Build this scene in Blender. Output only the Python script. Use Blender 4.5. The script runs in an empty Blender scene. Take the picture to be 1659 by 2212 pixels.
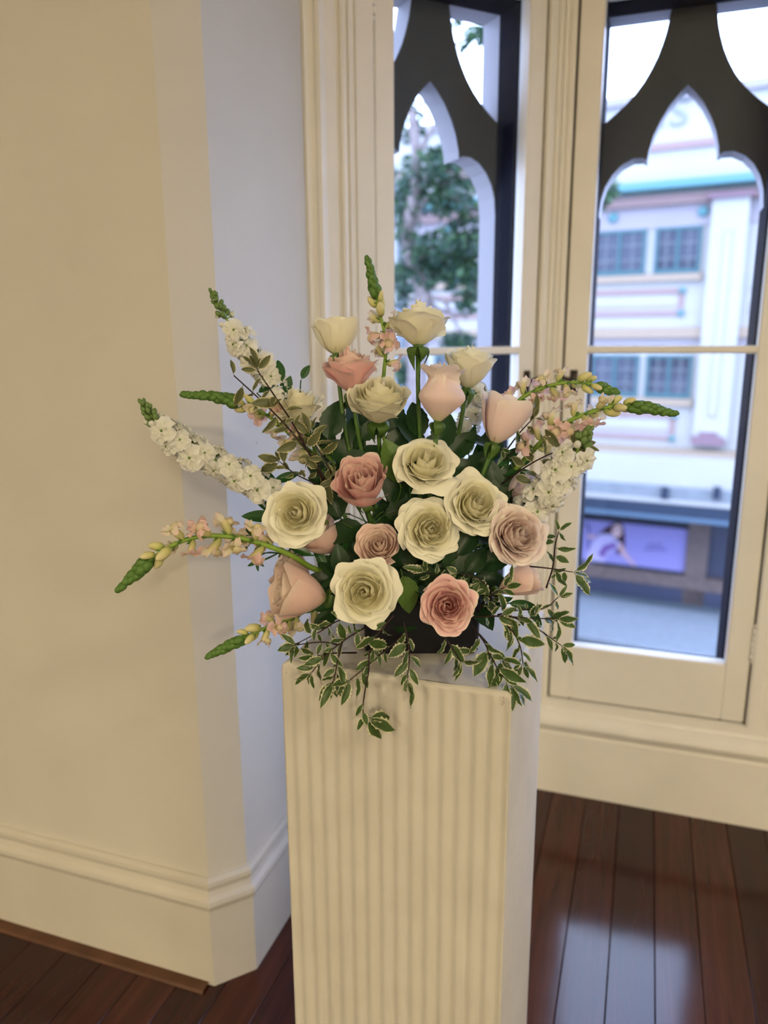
import bpy, math, random
import numpy as np
from mathutils import Vector, Matrix, noise as mnoise

# ------------------------------------------------------------------ camera
F, CX, CY, CAMH = 1640.0, 829.5, 1106.0, 1.5
YAW, PITCH, ROLL = math.radians(19.0), math.radians(13.0), math.radians(0.36)
FWD = Vector((-math.sin(YAW)*math.cos(PITCH), math.cos(YAW)*math.cos(PITCH), -math.sin(PITCH)))
_r = Vector((math.cos(YAW), math.sin(YAW), 0)); _u = _r.cross(FWD)
RIGHT = _r*math.cos(ROLL) - _u*math.sin(ROLL)
UP = _u*math.cos(ROLL) + _r*math.sin(ROLL)
CAM = Vector((0, 0, CAMH))
scene = bpy.context.scene
col = scene.collection
cd = bpy.data.cameras.new('camera'); cam = bpy.data.objects.new('camera', cd); col.objects.link(cam)
cd.sensor_fit = 'HORIZONTAL'; cd.sensor_width = 36.0; cd.lens = F/1659*36.0
cd.clip_start = 0.02; cd.clip_end = 200
M = Matrix((RIGHT, UP, -FWD)).transposed().to_4x4(); M.translation = CAM
cam.matrix_world = M
cd.dof.use_dof = True; cd.dof.focus_distance = 1.17; cd.dof.aperture_fstop = 3.1
scene.camera = cam

# ------------------------------------------------------------------ world, sun, lamps, exposure
w = bpy.data.worlds.new('sky'); scene.world = w; w.use_nodes = True
nt = w.node_tree; nt.nodes.clear()
o_ = nt.nodes.new('ShaderNodeOutputWorld'); b_ = nt.nodes.new('ShaderNodeBackground')
tc = nt.nodes.new('ShaderNodeTexCoord'); nz = nt.nodes.new('ShaderNodeTexNoise'); rp = nt.nodes.new('ShaderNodeValToRGB')
nz.inputs['Scale'].default_value = 2.2; nz.inputs['Detail'].default_value = 4
rp.color_ramp.elements[0].position = 0.42; rp.color_ramp.elements[0].color = (0.44, 0.56, 1.0, 1)
rp.color_ramp.elements[1].position = 0.62; rp.color_ramp.elements[1].color = (0.56, 0.68, 1.0, 1)
nt.links.new(tc.outputs['Generated'], nz.inputs['Vector']); nt.links.new(nz.outputs['Fac'], rp.inputs['Fac'])
nt.links.new(rp.outputs['Color'], b_.inputs['Color']); nt.links.new(b_.outputs['Background'], o_.inputs['Surface'])
b_.inputs['Strength'].default_value = 8.6

sd = bpy.data.lights.new('sun', 'SUN'); so = bpy.data.objects.new('sun', sd); col.objects.link(so)
sd.energy = 0.8; sd.angle = math.radians(12); sd.color = (1.0, 0.96, 0.92)
so.rotation_euler = (math.radians(52), 0, math.radians(-14)); so.location = (0, -6, 12)

def area_lamp(loc, size, power, color):
    ld = bpy.data.lights.new('ceiling_lamp', 'AREA'); lo = bpy.data.objects.new('ceiling_lamp', ld); col.objects.link(lo)
    ld.shape = 'DISK'; ld.size = size; ld.energy = power; ld.color = color; lo.location = loc
    return lo
WARM = (1.0, 0.86, 0.585)
for lx, ly, pw in ((-2.2, -1.2, 20), (2.2, -0.8, 46), (-2.6, -5.4, 110), (3.0, -5.0, 250), (-2.6, -7.6, 110), (3.0, -7.6, 240)):
    area_lamp((lx, ly, 3.34), 0.6, pw, WARM)

vs = scene.view_settings
vs.view_transform = 'Standard'; vs.look = 'None'; vs.gamma = 1.0; vs.use_curve_mapping = False
vs.exposure = 0.1
scene.cycles.use_denoising = True
scene.cycles.max_bounces = 5; scene.cycles.diffuse_bounces = 3; scene.cycles.glossy_bounces = 2; scene.cycles.transparent_max_bounces = 8
scene.cycles.use_adaptive_sampling = True; scene.cycles.adaptive_threshold = 0.1; scene.cycles.adaptive_min_samples = 16
scene.cycles.sample_clamp_indirect = 6.0

# ------------------------------------------------------------------ helpers
rnd = random.Random(7)
def ray(x, y): return FWD + RIGHT*((x-CX)/F) - UP*((y-CY)/F)
VASE = Vector((-0.345, 1.185, 1.0))
FH = Vector((-math.sin(YAW), math.cos(YAW), 0))
def PX(x, y, o=0.0):
    """point seen at pixel x, y, standing o metres in front of the upright plane through the vase"""
    r = ray(x, y); t = ((VASE-CAM).dot(FH)-o)/r.dot(FH); return CAM + r*t
def camdir(r, u, t): return (RIGHT*r + UP*u - FWD*t).normalized()

def lerp(a, b, t): return a+(b-a)*t
def sst(a, b, x):
    x = min(1, max(0, (x-a)/(b-a))); return x*x*(3-2*x)

def mk(name, verts, faces, mats, uvs=None, midx=None, smooth=False):
    me = bpy.data.meshes.new(name)
    me.from_pydata([tuple(v) for v in verts], [], faces)
    for m in (mats if isinstance(mats, (list, tuple)) else [mats]): me.materials.append(m)
    if uvs is not None:
        ul = me.uv_layers.new(name='UVMap')
        vi = np.empty(len(me.loops), dtype=np.int32); me.loops.foreach_get('vertex_index', vi)
        ul.data.foreach_set('uv', np.asarray(uvs, dtype=np.float32)[vi].ravel())
    if midx is not None: me.polygons.foreach_set('material_index', midx)
    if smooth: me.polygons.foreach_set('use_smooth', [True]*len(me.polygons))
    me.update()
    return me
def link(name, me, parent=None, mw=None):
    o = bpy.data.objects.new(name, me); col.objects.link(o)
    if parent is not None: o.parent = parent
    if mw is not None: o.matrix_local = mw
    return o
def tag(o, label=None, cat=None, group=None, kind=None):
    if label: o['label'] = label
    if cat: o['category'] = cat
    if group: o['group'] = group
    if kind: o['kind'] = kind
    return o
def empty(name, loc, rz=0.0):
    o = bpy.data.objects.new(name, None); col.objects.link(o); o.location = loc; o.rotation_euler = (0, 0, rz)
    o.empty_display_size = 0.05
    return o

class MB:
    def __init__(s): s.v = []; s.f = []; s.m = []; s.uv = []
    def add(s, vs, fs, m=0, uv=None):
        n = len(s.v); s.v += [Vector(v) for v in vs]; s.f += [tuple(i+n for i in f) for f in fs]; s.m += [m]*len(fs)
        s.uv += (uv if uv is not None else [(0.5, 0.5)]*len(vs)); return s
    def box(s, x0, x1, y0, y1, z0, z1, m=0):
        return s.add([(x0,y0,z0),(x1,y0,z0),(x1,y1,z0),(x0,y1,z0),(x0,y0,z1),(x1,y0,z1),(x1,y1,z1),(x0,y1,z1)],
                     [(0,3,2,1),(4,5,6,7),(0,1,5,4),(1,2,6,5),(2,3,7,6),(3,0,4,7)], m)
    def bbox(s, x0, x1, y0, y1, z0, z1, b=0.003, m=0):
        """box with chamfered edges: 3 rings of octagon outlines"""
        def ring(i, z):
            return [(x0+b+i,y0+i,z),(x1-b-i,y0+i,z),(x1-i,y0+b+i,z),(x1-i,y1-b-i,z),(x1-b-i,y1-i,z),(x0+b+i,y1-i,z),(x0+i,y1-b-i,z),(x0+i,y0+b+i,z)]
        vs = ring(b, z0)+ring(0, z0+b)+ring(0, z1-b)+ring(b, z1)
        fs = [tuple(reversed(range(8)))]
        for k in range(3):
            for i in range(8):
                j = (i+1) % 8; fs.append((k*8+i, k*8+j, k*8+8+j, k*8+8+i))
        fs.append(tuple(range(24, 32)))
        return s.add(vs, fs, m)
    def prism(s, pts, z0, z1, m=0):
        n = len(pts)
        vs = [(p[0],p[1],z0) for p in pts]+[(p[0],p[1],z1) for p in pts]
        fs = [tuple(reversed(range(n))), tuple(range(n, 2*n))]+[(i,(i+1)%n,n+(i+1)%n,n+i) for i in range(n)]
        return s.add(vs, fs, m)
    def tube(s, pts, rad, sides=7, m=0, cap=True):
        pts = [Vector(p) for p in pts]; n = len(pts)
        if not isinstance(rad, (list, tuple)): rad = [rad]*n
        t0 = (pts[1]-pts[0]).normalized()
        x = t0.orthogonal().normalized(); vs = []; uv = []
        for i, p in enumerate(pts):
            t = (pts[min(i+1,n-1)]-pts[max(i-1,0)]).normalized()
            x = (x-t*x.dot(t)).normalized(); y = t.cross(x)
            for k in range(sides):
                a = 2*math.pi*k/sides
                vs.append(p+(x*math.cos(a)+y*math.sin(a))*rad[i]); uv.append((k/sides, i/(n-1)))
        fs = [(i*sides+k, i*sides+(k+1)%sides, (i+1)*sides+(k+1)%sides, (i+1)*sides+k) for i in range(n-1) for k in range(sides)]
        if cap: fs += [tuple(reversed(range(sides))), tuple(range((n-1)*sides, n*sides))]
        return s.add(vs, fs, m, uv)
    def lathe(s, prof, seg=10, m=0, mat=None):
        vs = []; uv = []
        for j, (r, z) in enumerate(prof):
            for k in range(seg):
                a = 2*math.pi*k/seg; p = Vector((r*math.cos(a), r*math.sin(a), z))
                vs.append(mat @ p if mat else p); uv.append((k/seg, j/(len(prof)-1)))
        fs = [(j*seg+k, j*seg+(k+1)%seg, (j+1)*seg+(k+1)%seg, (j+1)*seg+k) for j in range(len(prof)-1) for k in range(seg)]
        fs += [tuple(reversed(range(seg))), tuple(range((len(prof)-1)*seg, len(prof)*seg))]
        return s.add(vs, fs, m, uv)
    def grid(s, fn, nu, nv, m=0):
        vs = []; uv = []
        for j in range(nv):
            for i in range(nu):
                u = -1+2*i/(nu-1); v = j/(nv-1); vs.append(fn(u, v)); uv.append((u*0.5+0.5, v))
        fs = [(j*nu+i, j*nu+i+1, (j+1)*nu+i+1, (j+1)*nu+i) for j in range(nv-1) for i in range(nu-1)]
        return s.add(vs, fs, m, uv)
    def mesh(s, name, mats, smooth=False, off=None, fix=False):
        vs = s.v if off is None else [v-off for v in s.v]
        me = mk(name, vs, s.f, mats, s.uv, s.m, smooth)
        return me
    def obj(s, name, mats, parent=None, smooth=False, off=None):
        return link(name, s.mesh(name, mats, smooth, off), parent)

def bez(a, b, c, n=10):
    return [a*(1-t)**2 + b*2*t*(1-t) + c*t*t for t in [i/(n-1) for i in range(n)]]
def spline(pts, n=6):
    """catmull-rom through pts"""
    P = [Vector(p) for p in pts]
    if len(P) == 2: P = [P[0], (P[0]+P[1])/2, P[1]]
    P = [P[0]*2-P[1]]+P+[P[-1]*2-P[-2]]; out = []
    for i in range(1, len(P)-2):
        for k in range(n):
            t = k/n; a, b, c, d = P[i-1], P[i], P[i+1], P[i+2]
            out.append(0.5*((2*b)+(c-a)*t+(2*a-5*b+4*c-d)*t*t+(3*b-a-3*c+d)*t**3))
    out.append(P[-2]); return out
def orient(d, n):
    """matrix whose Y runs along d and Z as near n as possible"""
    d = d.normalized(); x = d.cross(n)
    if x.length < 1e-4: x = d.orthogonal()
    x.normalize(); z = x.cross(d)
    return Matrix((x, d, z)).transposed().to_4x4()
def orient_z(d, hint=None):
    d = d.normalized(); h = hint or Vector((0.3, 0.2, 0.9))
    x = h.cross(d)
    if x.length < 1e-4: x = d.orthogonal()
    x.normalize(); y = d.cross(x)
    return Matrix((x, y, d)).transposed().to_4x4()

# ------------------------------------------------------------------ materials
def newmat(name):
    m = bpy.data.materials.new(name); m.use_nodes = True; t = m.node_tree
    return m, t, t.nodes['Principled BSDF'], t.nodes['Material Output']
def plain(name, c, rough=0.5, spec=0.5, var=0.0, vscale=8.0, bump=0.0, bscale=60.0, metal=0.0, coat=0.0, stretch=None):
    m, t, p, o = newmat(name)
    p.inputs['Base Color'].default_value = (*c, 1); p.inputs['Roughness'].default_value = rough
    p.inputs['Specular IOR Level'].default_value = spec; p.inputs['Metallic'].default_value = metal
    p.inputs['Coat Weight'].default_value = coat; p.inputs['Coat Roughness'].default_value = 0.08
    if var or bump:
        tcn = t.nodes.new('ShaderNodeTexCoord'); vec = tcn.outputs['Object']
        if stretch:
            mp = t.nodes.new('ShaderNodeMapping'); mp.inputs['Scale'].default_value = stretch
            t.links.new(vec, mp.inputs['Vector']); vec = mp.outputs['Vector']
    if var:
        n = t.nodes.new('ShaderNodeTexNoise'); n.inputs['Scale'].default_value = vscale; n.inputs['Detail'].default_value = 5
        t.links.new(vec, n.inputs['Vector'])
        r = t.nodes.new('ShaderNodeValToRGB')
        r.color_ramp.elements[0].position = 0.3; r.color_ramp.elements[0].color = (*[x*(1-var) for x in c], 1)
        r.color_ramp.elements[1].position = 0.7; r.color_ramp.elements[1].color = (*[min(1, x*(1+var)) for x in c], 1)
        t.links.new(n.outputs['Fac'], r.inputs['Fac']); t.links.new(r.outputs['Color'], p.inputs['Base Color'])
    if bump:
        n2 = t.nodes.new('ShaderNodeTexNoise'); n2.inputs['Scale'].default_value = bscale; n2.inputs['Detail'].default_value = 4
        t.links.new(vec, n2.inputs['Vector'])
        bp = t.nodes.new('ShaderNodeBump'); bp.inputs['Strength'].default_value = bump; bp.inputs['Distance'].default_value = 0.004
        t.links.new(n2.outputs['Fac'], bp.inputs['Height']); t.links.new(bp.outputs['Normal'], p.inputs['Normal'])
    return m
def petal_mat(name, stops, trans=0.25, rough=0.55, nscale=30.0, nvar=0.08):
    """colour runs along the petal from claw (v=0) to rim (v=1)"""
    m, t, p, o = newmat(name)
    uv = t.nodes.new('ShaderNodeUVMap'); sp = t.nodes.new('ShaderNodeSeparateXYZ'); r = t.nodes.new('ShaderNodeValToRGB')
    t.links.new(uv.outputs['UV'], sp.inputs['Vector'])
    tcn = t.nodes.new('ShaderNodeTexCoord'); n = t.nodes.new('ShaderNodeTexNoise'); n.inputs['Scale'].default_value = nscale
    n.inputs['Detail'].default_value = 3
    t.links.new(tcn.outputs['Object'], n.inputs['Vector'])
    ma = t.nodes.new('ShaderNodeMath'); ma.operation = 'MULTIPLY_ADD'; ma.inputs[1].default_value = nvar*2; ma.inputs[2].default_value = -nvar
    ad = t.nodes.new('ShaderNodeMath'); ad.operation = 'ADD'
    t.links.new(n.outputs['Fac'], ma.inputs[0]); t.links.new(sp.outputs['Y'], ad.inputs[0]); t.links.new(ma.outputs[0], ad.inputs[1])
    t.links.new(ad.outputs[0], r.inputs['Fac'])
    e = r.color_ramp.elements
    e[0].position = stops[0][0]; e[0].color = (*stops[0][1], 1); e[1].position = stops[-1][0]; e[1].color = (*stops[-1][1], 1)
    for ps, c in stops[1:-1]:
        k = e.new(ps); k.color = (*c, 1)
    t.links.new(r.outputs['Color'], p.inputs['Base Color'])
    p.inputs['Roughness'].default_value = rough; p.inputs['Specular IOR Level'].default_value = 0.25
    p.inputs['Sheen Weight'].default_value = 0.1
    tr = t.nodes.new('ShaderNodeBsdfTranslucent'); t.links.new(r.outputs['Color'], tr.inputs['Color'])
    mx = t.nodes.new('ShaderNodeMixShader'); mx.inputs['Fac'].default_value = trans
    t.links.new(p.outputs['BSDF'], mx.inputs[1]); t.links.new(tr.outputs['BSDF'], mx.inputs[2]); t.links.new(mx.outputs['Shader'], o.inputs['Surface'])
    return m
def leaf_mat(name, c1, c2, margin=None, trans=0.2, rough=0.4, mstart=0.72):
    """green blade with paler midrib; optional cream margin with a ragged border"""
    m, t, p, o = newmat(name)
    uv = t.nodes.new('ShaderNodeUVMap'); sp = t.nodes.new('ShaderNodeSeparateXYZ'); t.links.new(uv.outputs['UV'], sp.inputs['Vector'])
    tcn = t.nodes.new('ShaderNodeTexCoord'); n = t.nodes.new('ShaderNodeTexNoise')
    n.inputs['Scale'].default_value = 160 if margin else 40; n.inputs['Detail'].default_value = 3
    t.links.new(tcn.outputs['Object'], n.inputs['Vector'])
    r = t.nodes.new('ShaderNodeValToRGB'); r.color_ramp.elements[0].position = .35; r.color_ramp.elements[1].position = .68
    r.color_ramp.elements[0].color = (*c1, 1); r.color_ramp.elements[1].color = (*c2, 1)
    t.links.new(n.outputs['Fac'], r.inputs['Fac']); cs = r.outputs['Color']
    if margin:
        a = t.nodes.new('ShaderNodeMath'); a.operation = 'MULTIPLY_ADD'; a.inputs[1].default_value = 2; a.inputs[2].default_value = -1
        b = t.nodes.new('ShaderNodeMath'); b.operation = 'ABSOLUTE'
        t.links.new(sp.outputs['X'], a.inputs[0]); t.links.new(a.outputs[0], b.inputs[0])
        k = t.nodes.new('ShaderNodeMath'); k.operation = 'MULTIPLY_ADD'; k.inputs[1].default_value = 0.55; k.inputs[2].default_value = -0.275
        t.links.new(n.outputs['Fac'], k.inputs[0])
        s2 = t.nodes.new('ShaderNodeMath'); s2.operation = 'ADD'; t.links.new(b.outputs[0], s2.inputs[0]); t.links.new(k.outputs[0], s2.inputs[1])
        r2 = t.nodes.new('ShaderNodeValToRGB'); r2.color_ramp.elements[0].position = mstart-.02; r2.color_ramp.elements[1].position = mstart+.03
        t.links.new(s2.outputs[0], r2.inputs['Fac'])
        mc = t.nodes.new('ShaderNodeMixRGB'); t.links.new(r2.outputs['Color'], mc.inputs['Fac']); t.links.new(cs, mc.inputs['Color1'])
        mc.inputs['Color2'].default_value = (*margin, 1); cs = mc.outputs['Color']
    t.links.new(cs, p.inputs['Base Color']); p.inputs['Roughness'].default_value = rough; p.inputs['Specular IOR Level'].default_value = 0.4
    tr = t.nodes.new('ShaderNodeBsdfTranslucent'); t.links.new(cs, tr.inputs['Color'])
    mx = t.nodes.new('ShaderNodeMixShader'); mx.inputs['Fac'].default_value = trans
    t.links.new(p.outputs['BSDF'], mx.inputs[1]); t.links.new(tr.outputs['BSDF'], mx.inputs[2]); t.links.new(mx.outputs['Shader'], o.inputs['Surface'])
    return m
def glass_mat():
    m, t, p, o = newmat('window_glass'); t.nodes.remove(p)
    tr = t.nodes.new('ShaderNodeBsdfTransparent'); tr.inputs['Color'].default_value = (0.96, 0.98, 0.98, 1)
    gl = t.nodes.new('ShaderNodeBsdfGlossy'); gl.inputs['Roughness'].default_value = 0.02
    fr = t.nodes.new('ShaderNodeFresnel'); fr.inputs['IOR'].default_value = 1.25
    mx = t.nodes.new('ShaderNodeMixShader'); t.links.new(fr.outputs['Fac'], mx.inputs['Fac'])
    t.links.new(tr.outputs['BSDF'], mx.inputs[1]); t.links.new(gl.outputs['BSDF'], mx.inputs[2]); t.links.new(mx.outputs['Shader'], o.inputs['Surface'])
    return m

MT = {}
MT['wall'] = plain('wall_paint', (0.64, 0.61, 0.545), 0.6, 0.25, 0.03, 3.0, 0.06, 90)
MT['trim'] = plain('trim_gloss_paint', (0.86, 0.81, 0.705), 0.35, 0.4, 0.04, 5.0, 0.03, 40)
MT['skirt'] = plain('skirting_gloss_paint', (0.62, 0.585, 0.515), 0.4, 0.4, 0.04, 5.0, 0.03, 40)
MT['trimgroove'] = plain('joint_dark', (0.03, 0.022, 0.015), 0.9, 0.1)
MT['ceiling'] = plain('ceiling_paint', (0.82, 0.79, 0.72), 0.8, 0.2)
MT['pedestal'] = plain('pedestal_paint', (0.60, 0.565, 0.495), 0.55, 0.3, 0.05, 9.0, 0.10, 120)
MT['glass'] = glass_mat()
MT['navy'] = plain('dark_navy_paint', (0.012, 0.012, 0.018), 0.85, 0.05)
MT['stone_dark'] = plain('dark_grey_tracery_paint', (0.085, 0.085, 0.09), 0.7, 0.2, 0.08, 6.0)
MT['stone_white'] = plain('white_tracery_edge_paint', (0.42, 0.40, 0.42), 0.6, 0.3)
MT['iron'] = plain('dark_bronze', (0.035, 0.024, 0.018), 0.4, 0.5, metal=0.4)
MT['vase'] = plain('black_plastic', (0.008, 0.008, 0.012), 0.45, 0.25)
# varnished boards, three shades of one timber
def board_mat(name, c):
    m, t, p, o = newmat(name)
    tcn = t.nodes.new('ShaderNodeTexCoord'); mp = t.nodes.new('ShaderNodeMapping'); mp.inputs['Scale'].default_value = (22, 1.2, 1)
    oi = t.nodes.new('ShaderNodeObjectInfo'); va = t.nodes.new('ShaderNodeVectorMath'); va.operation = 'ADD'
    cm = t.nodes.new('ShaderNodeCombineXYZ'); mu = t.nodes.new('ShaderNodeMath'); mu.operation = 'MULTIPLY'; mu.inputs[1].default_value = 37
    t.links.new(oi.outputs['Random'], mu.inputs[0]); t.links.new(mu.outputs[0], cm.inputs['Y'])
    t.links.new(tcn.outputs['Object'], va.inputs[0]); t.links.new(cm.outputs[0], va.inputs[1]); t.links.new(va.outputs[0], mp.inputs['Vector'])
    n = t.nodes.new('ShaderNodeTexNoise'); n.inputs['Scale'].default_value = 2.0; n.inputs['Detail'].default_value = 7; n.inputs['Distortion'].default_value = 0.6
    t.links.new(mp.outputs['Vector'], n.inputs['Vector'])
    r = t.nodes.new('ShaderNodeValToRGB'); r.color_ramp.elements[0].position = .3; r.color_ramp.elements[1].position = .75
    r.color_ramp.elements[0].color = (*[x*.55 for x in c], 1); r.color_ramp.elements[1].color = (*[x*1.35 for x in c], 1)
    t.links.new(n.outputs['Fac'], r.inputs['Fac']); t.links.new(r.outputs['Color'], p.inputs['Base Color'])
    n2 = t.nodes.new('ShaderNodeTexNoise'); n2.inputs['Scale'].default_value = 3.5; t.links.new(tcn.outputs['Object'], n2.inputs['Vector'])
    bp = t.nodes.new('ShaderNodeBump'); bp.inputs['Strength'].default_value = 0.12; bp.inputs['Distance'].default_value = 0.01
    t.links.new(n2.outputs['Fac'], bp.inputs['Height']); t.links.new(bp.outputs['Normal'], p.inputs['Normal'])
    p.inputs['Roughness'].default_value = 0.13; p.inputs['Specular IOR Level'].default_value = 0.40
    p.inputs['Coat Weight'].default_value = 0.0
    return m
MT['boards'] = [board_mat('varnished_jarrah_a', (0.050, 0.0105, 0.0075)), board_mat('varnished_jarrah_b', (0.036, 0.0075, 0.0055)), board_mat('varnished_jarrah_c', (0.066, 0.0155, 0.009))]
MT['edge_board'] = plain('worn_edge_timber', (0.10, 0.042, 0.02), 0.5, 0.4, 0.3, 14)
MT['gap'] = plain('floor_gap_dark', (0.008, 0.004, 0.003), 0.9, 0.1)

# chipped and dirty patches on the handled top edge of the pedestal
_m = MT['pedestal']; _t = _m.node_tree; _p = _t.nodes['Principled BSDF']
_src = _p.inputs['Base Color'].links[0].from_socket
_tc = _t.nodes.new('ShaderNodeTexCoord'); _n = _t.nodes.new('ShaderNodeTexNoise'); _n.inputs['Scale'].default_value = 34; _n.inputs['Detail'].default_value = 9; _n.inputs['Roughness'].default_value = 0.7
_t.links.new(_tc.outputs['Object'], _n.inputs['Vector'])
_s = _t.nodes.new('ShaderNodeSeparateXYZ'); _t.links.new(_tc.outputs['Object'], _s.inputs['Vector'])
_mr = _t.nodes.new('ShaderNodeMapRange'); _mr.inputs['From Min'].default_value = 0.90; _mr.inputs['From Max'].default_value = 0.992; _mr.inputs['To Min'].default_value = 0.0; _mr.inputs['To Max'].default_value = 0.09
_t.links.new(_s.outputs['Z'], _mr.inputs['Value'])
_a = _t.nodes.new('ShaderNodeMath'); _a.operation = 'ADD'; _t.links.new(_n.outputs['Fac'], _a.inputs[0]); _t.links.new(_mr.outputs['Result'], _a.inputs[1])
_r = _t.nodes.new('ShaderNodeValToRGB'); _r.color_ramp.elements[0].position = 0.715; _r.color_ramp.elements[1].position = 0.76
_r.color_ramp.elements[1].color = (0.55, 0.55, 0.55, 1)
_t.links.new(_a.outputs[0], _r.inputs['Fac'])
_x = _t.nodes.new('ShaderNodeMixRGB'); _t.links.new(_r.outputs['Color'], _x.inputs['Fac']); _t.links.new(_src, _x.inputs['Color1']); _x.inputs['Color2'].default_value = (0.22, 0.15, 0.10, 1)
_t.links.new(_x.outputs['Color'], _p.inputs['Base Color'])

# flowers
MT['white_outer'] = petal_mat('cream_rose_petal', [(0.0, (0.78, 0.78, 0.45)), (0.25, (0.95, 0.90, 0.64)), (0.6, (0.96, 0.925, 0.74)), (1.0, (0.965, 0.94, 0.79))], trans=0.15)
MT['white_inner'] = petal_mat('cream_rose_heart_petal', [(0.0, (0.97, 0.88, 0.50)), (0.55, (0.97, 0.91, 0.62)), (1.0, (0.97, 0.935, 0.73))], trans=0.25)
MT['pink_outer'] = petal_mat('pink_rose_petal', [(0.0, (0.74, 0.62, 0.38)), (0.2, (0.90, 0.52, 0.50)), (0.75, (0.92, 0.54, 0.53)), (0.95, (0.93, 0.63, 0.60)), (1.0, (0.93, 0.78, 0.68))], trans=0.15)
MT['pink_inner'] = petal_mat('pink_rose_heart_petal', [(0.0, (0.92, 0.40, 0.40)), (0.6, (0.94, 0.55, 0.53)), (0.93, (0.94, 0.65, 0.60)), (1.0, (0.92, 0.76, 0.64))], trans=0.25)
MT['blush_outer'] = petal_mat('blush_rose_petal', [(0.0, (0.76, 0.68, 0.46)), (0.25, (0.92, 0.71, 0.68)), (0.75, (0.94, 0.75, 0.73)), (1.0, (0.95, 0.86, 0.80))], trans=0.15)
MT['blush_inner'] = petal_mat('blush_rose_heart_petal', [(0.0, (0.95, 0.64, 0.58)), (0.6, (0.95, 0.74, 0.69)), (1.0, (0.95, 0.84, 0.77))], trans=0.25)
MT['peach_outer'] = petal_mat('peach_rose_petal', [(0.0, (0.72, 0.60, 0.36)), (0.25, (0.90, 0.61, 0.54)), (0.8, (0.92, 0.65, 0.58)), (1.0, (0.93, 0.74, 0.64))], trans=0.15)
MT['peach_inner'] = petal_mat('peach_rose_heart_petal', [(0.0, (0.94, 0.58, 0.48)), (0.6, (0.94, 0.69, 0.60)), (1.0, (0.94, 0.80, 0.69))], trans=0.25)
MT['stem'] = leaf_mat('rose_stem_green', (0.055, 0.13, 0.018), (0.10, 0.20, 0.035), trans=0.05)
MT['snapstem'] = leaf_mat('snapdragon_stem_green', (0.20, 0.34, 0.04), (0.28, 0.43, 0.07), trans=0.05)
MT['sepal'] = leaf_mat('sepal_green', (0.06, 0.13, 0.02), (0.12, 0.22, 0.05))
MT['roseleaf'] = leaf_mat('dark_rose_leaf', (0.012, 0.04, 0.012), (0.025, 0.075, 0.02), trans=0.12, rough=0.38)
MT['lightleaf'] = leaf_mat('young_olive_leaf', (0.10, 0.20, 0.035), (0.17, 0.28, 0.06), trans=0.25)
MT['ruscus'] = leaf_mat('glossy_ruscus_leaf', (0.014, 0.065, 0.014), (0.03, 0.12, 0.025), trans=0.12, rough=0.3)
MT['pitt'] = leaf_mat('variegated_pittosporum_leaf', (0.045, 0.09, 0.02), (0.085, 0.15, 0.04), margin=(0.70, 0.68, 0.45), trans=0.2, mstart=0.74)
MT['pitt_dull'] = leaf_mat('dull_pittosporum_leaf', (0.10, 0.12, 0.045), (0.17, 0.18, 0.08), margin=(0.62, 0.55, 0.30), trans=0.2, mstart=0.80)  # duller olive blade with a browner cream margin
MT['twig'] = plain('dark_twig_bark', (0.028, 0.013, 0.012), 0.6, 0.3, 0.3, 60)
MT['stock_petal'] = petal_mat('white_stock_petal', [(0.0, (0.66, 0.74, 0.36)), (0.2, (0.92, 0.92, 0.78)), (1.0, (0.95, 0.94, 0.90))], trans=0.35)
MT['stock_green'] = leaf_mat('stock_bud_green', (0.14, 0.24, 0.06), (0.22, 0.33, 0.11))
MT['bud_yellow'] = petal_mat('snapdragon_bud_petal', [(0.0, (0.34, 0.46, 0.10)), (0.35, (0.74, 0.72, 0.28)), (1.0, (0.90, 0.82, 0.52))])
MT['snap_pink'] = petal_mat('snapdragon_petal', [(0.0, (0.55, 0.60, 0.20)), (0.35, (0.86, 0.76, 0.42)), (0.60, (0.92, 0.76, 0.58)), (0.75, (0.92, 0.62, 0.56)), (1.0, (0.92, 0.66, 0.62))], trans=0.35)
MT['snap_cream'] = petal_mat('cream_snapdragon_petal', [(0.0, (0.55, 0.60, 0.20)), (0.4, (0.88, 0.80, 0.44)), (0.72, (0.92, 0.84, 0.62)), (1.0, (0.92, 0.74, 0.66))], trans=0.35)
MT['snap_bud'] = leaf_mat('snapdragon_bud_green', (0.09, 0.20, 0.035), (0.16, 0.30, 0.06))
# ------------------------------------------------------------------ room shell
CORNER = Vector((-0.281, 2.36)); FACE_Y = 2.36; RCX = 0.47
XL, XR, YB, ZC = -4.2, 4.2, -9.0, 3.4
BAY_L = Vector((-0.822, CORNER.y-(CORNER.x+0.822)))          # reveal meets the angled facet
BAY_R = Vector((RCX+(BAY_L.x*-1+CORNER.x), BAY_L.y))
PIER_Y = 1.305

def sweep(pts, prof, closed_ends=True):
    """profile (offset to the right-hand side of travel, z) swept along plan points with mitred corners"""
    n = len(pts); mb = MB(); rows = []
    for i, p in enumerate(pts):
        d0 = (pts[i]-pts[i-1]).normalized() if i > 0 else None
        d1 = (pts[i+1]-pts[i]).normalized() if i < n-1 else None
        d0 = d0 or d1; d1 = d1 or d0
        n0 = Vector((d0.y, -d0.x)); n1 = Vector((d1.y, -d1.x)); b = n0+n1
        b = b/ (b.length_squared/2) if b.length_squared > 1e-6 else n0
        rows.append([(p.x+b.x*t, p.y+b.y*t, z) for t, z in prof])
    k = len(prof); vs = [v for r in rows for v in r]
    fs = [(i*k+j, (i+1)*k+j, (i+1)*k+j+1, i*k+j+1) for i in range(n-1) for j in range(k-1)]
    return mb.add(vs, fs)

def P2(*a): return [Vector(p) for p in a]
def struct(o, label, cat): return tag(o, label, cat, None, 'structure')

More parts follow.
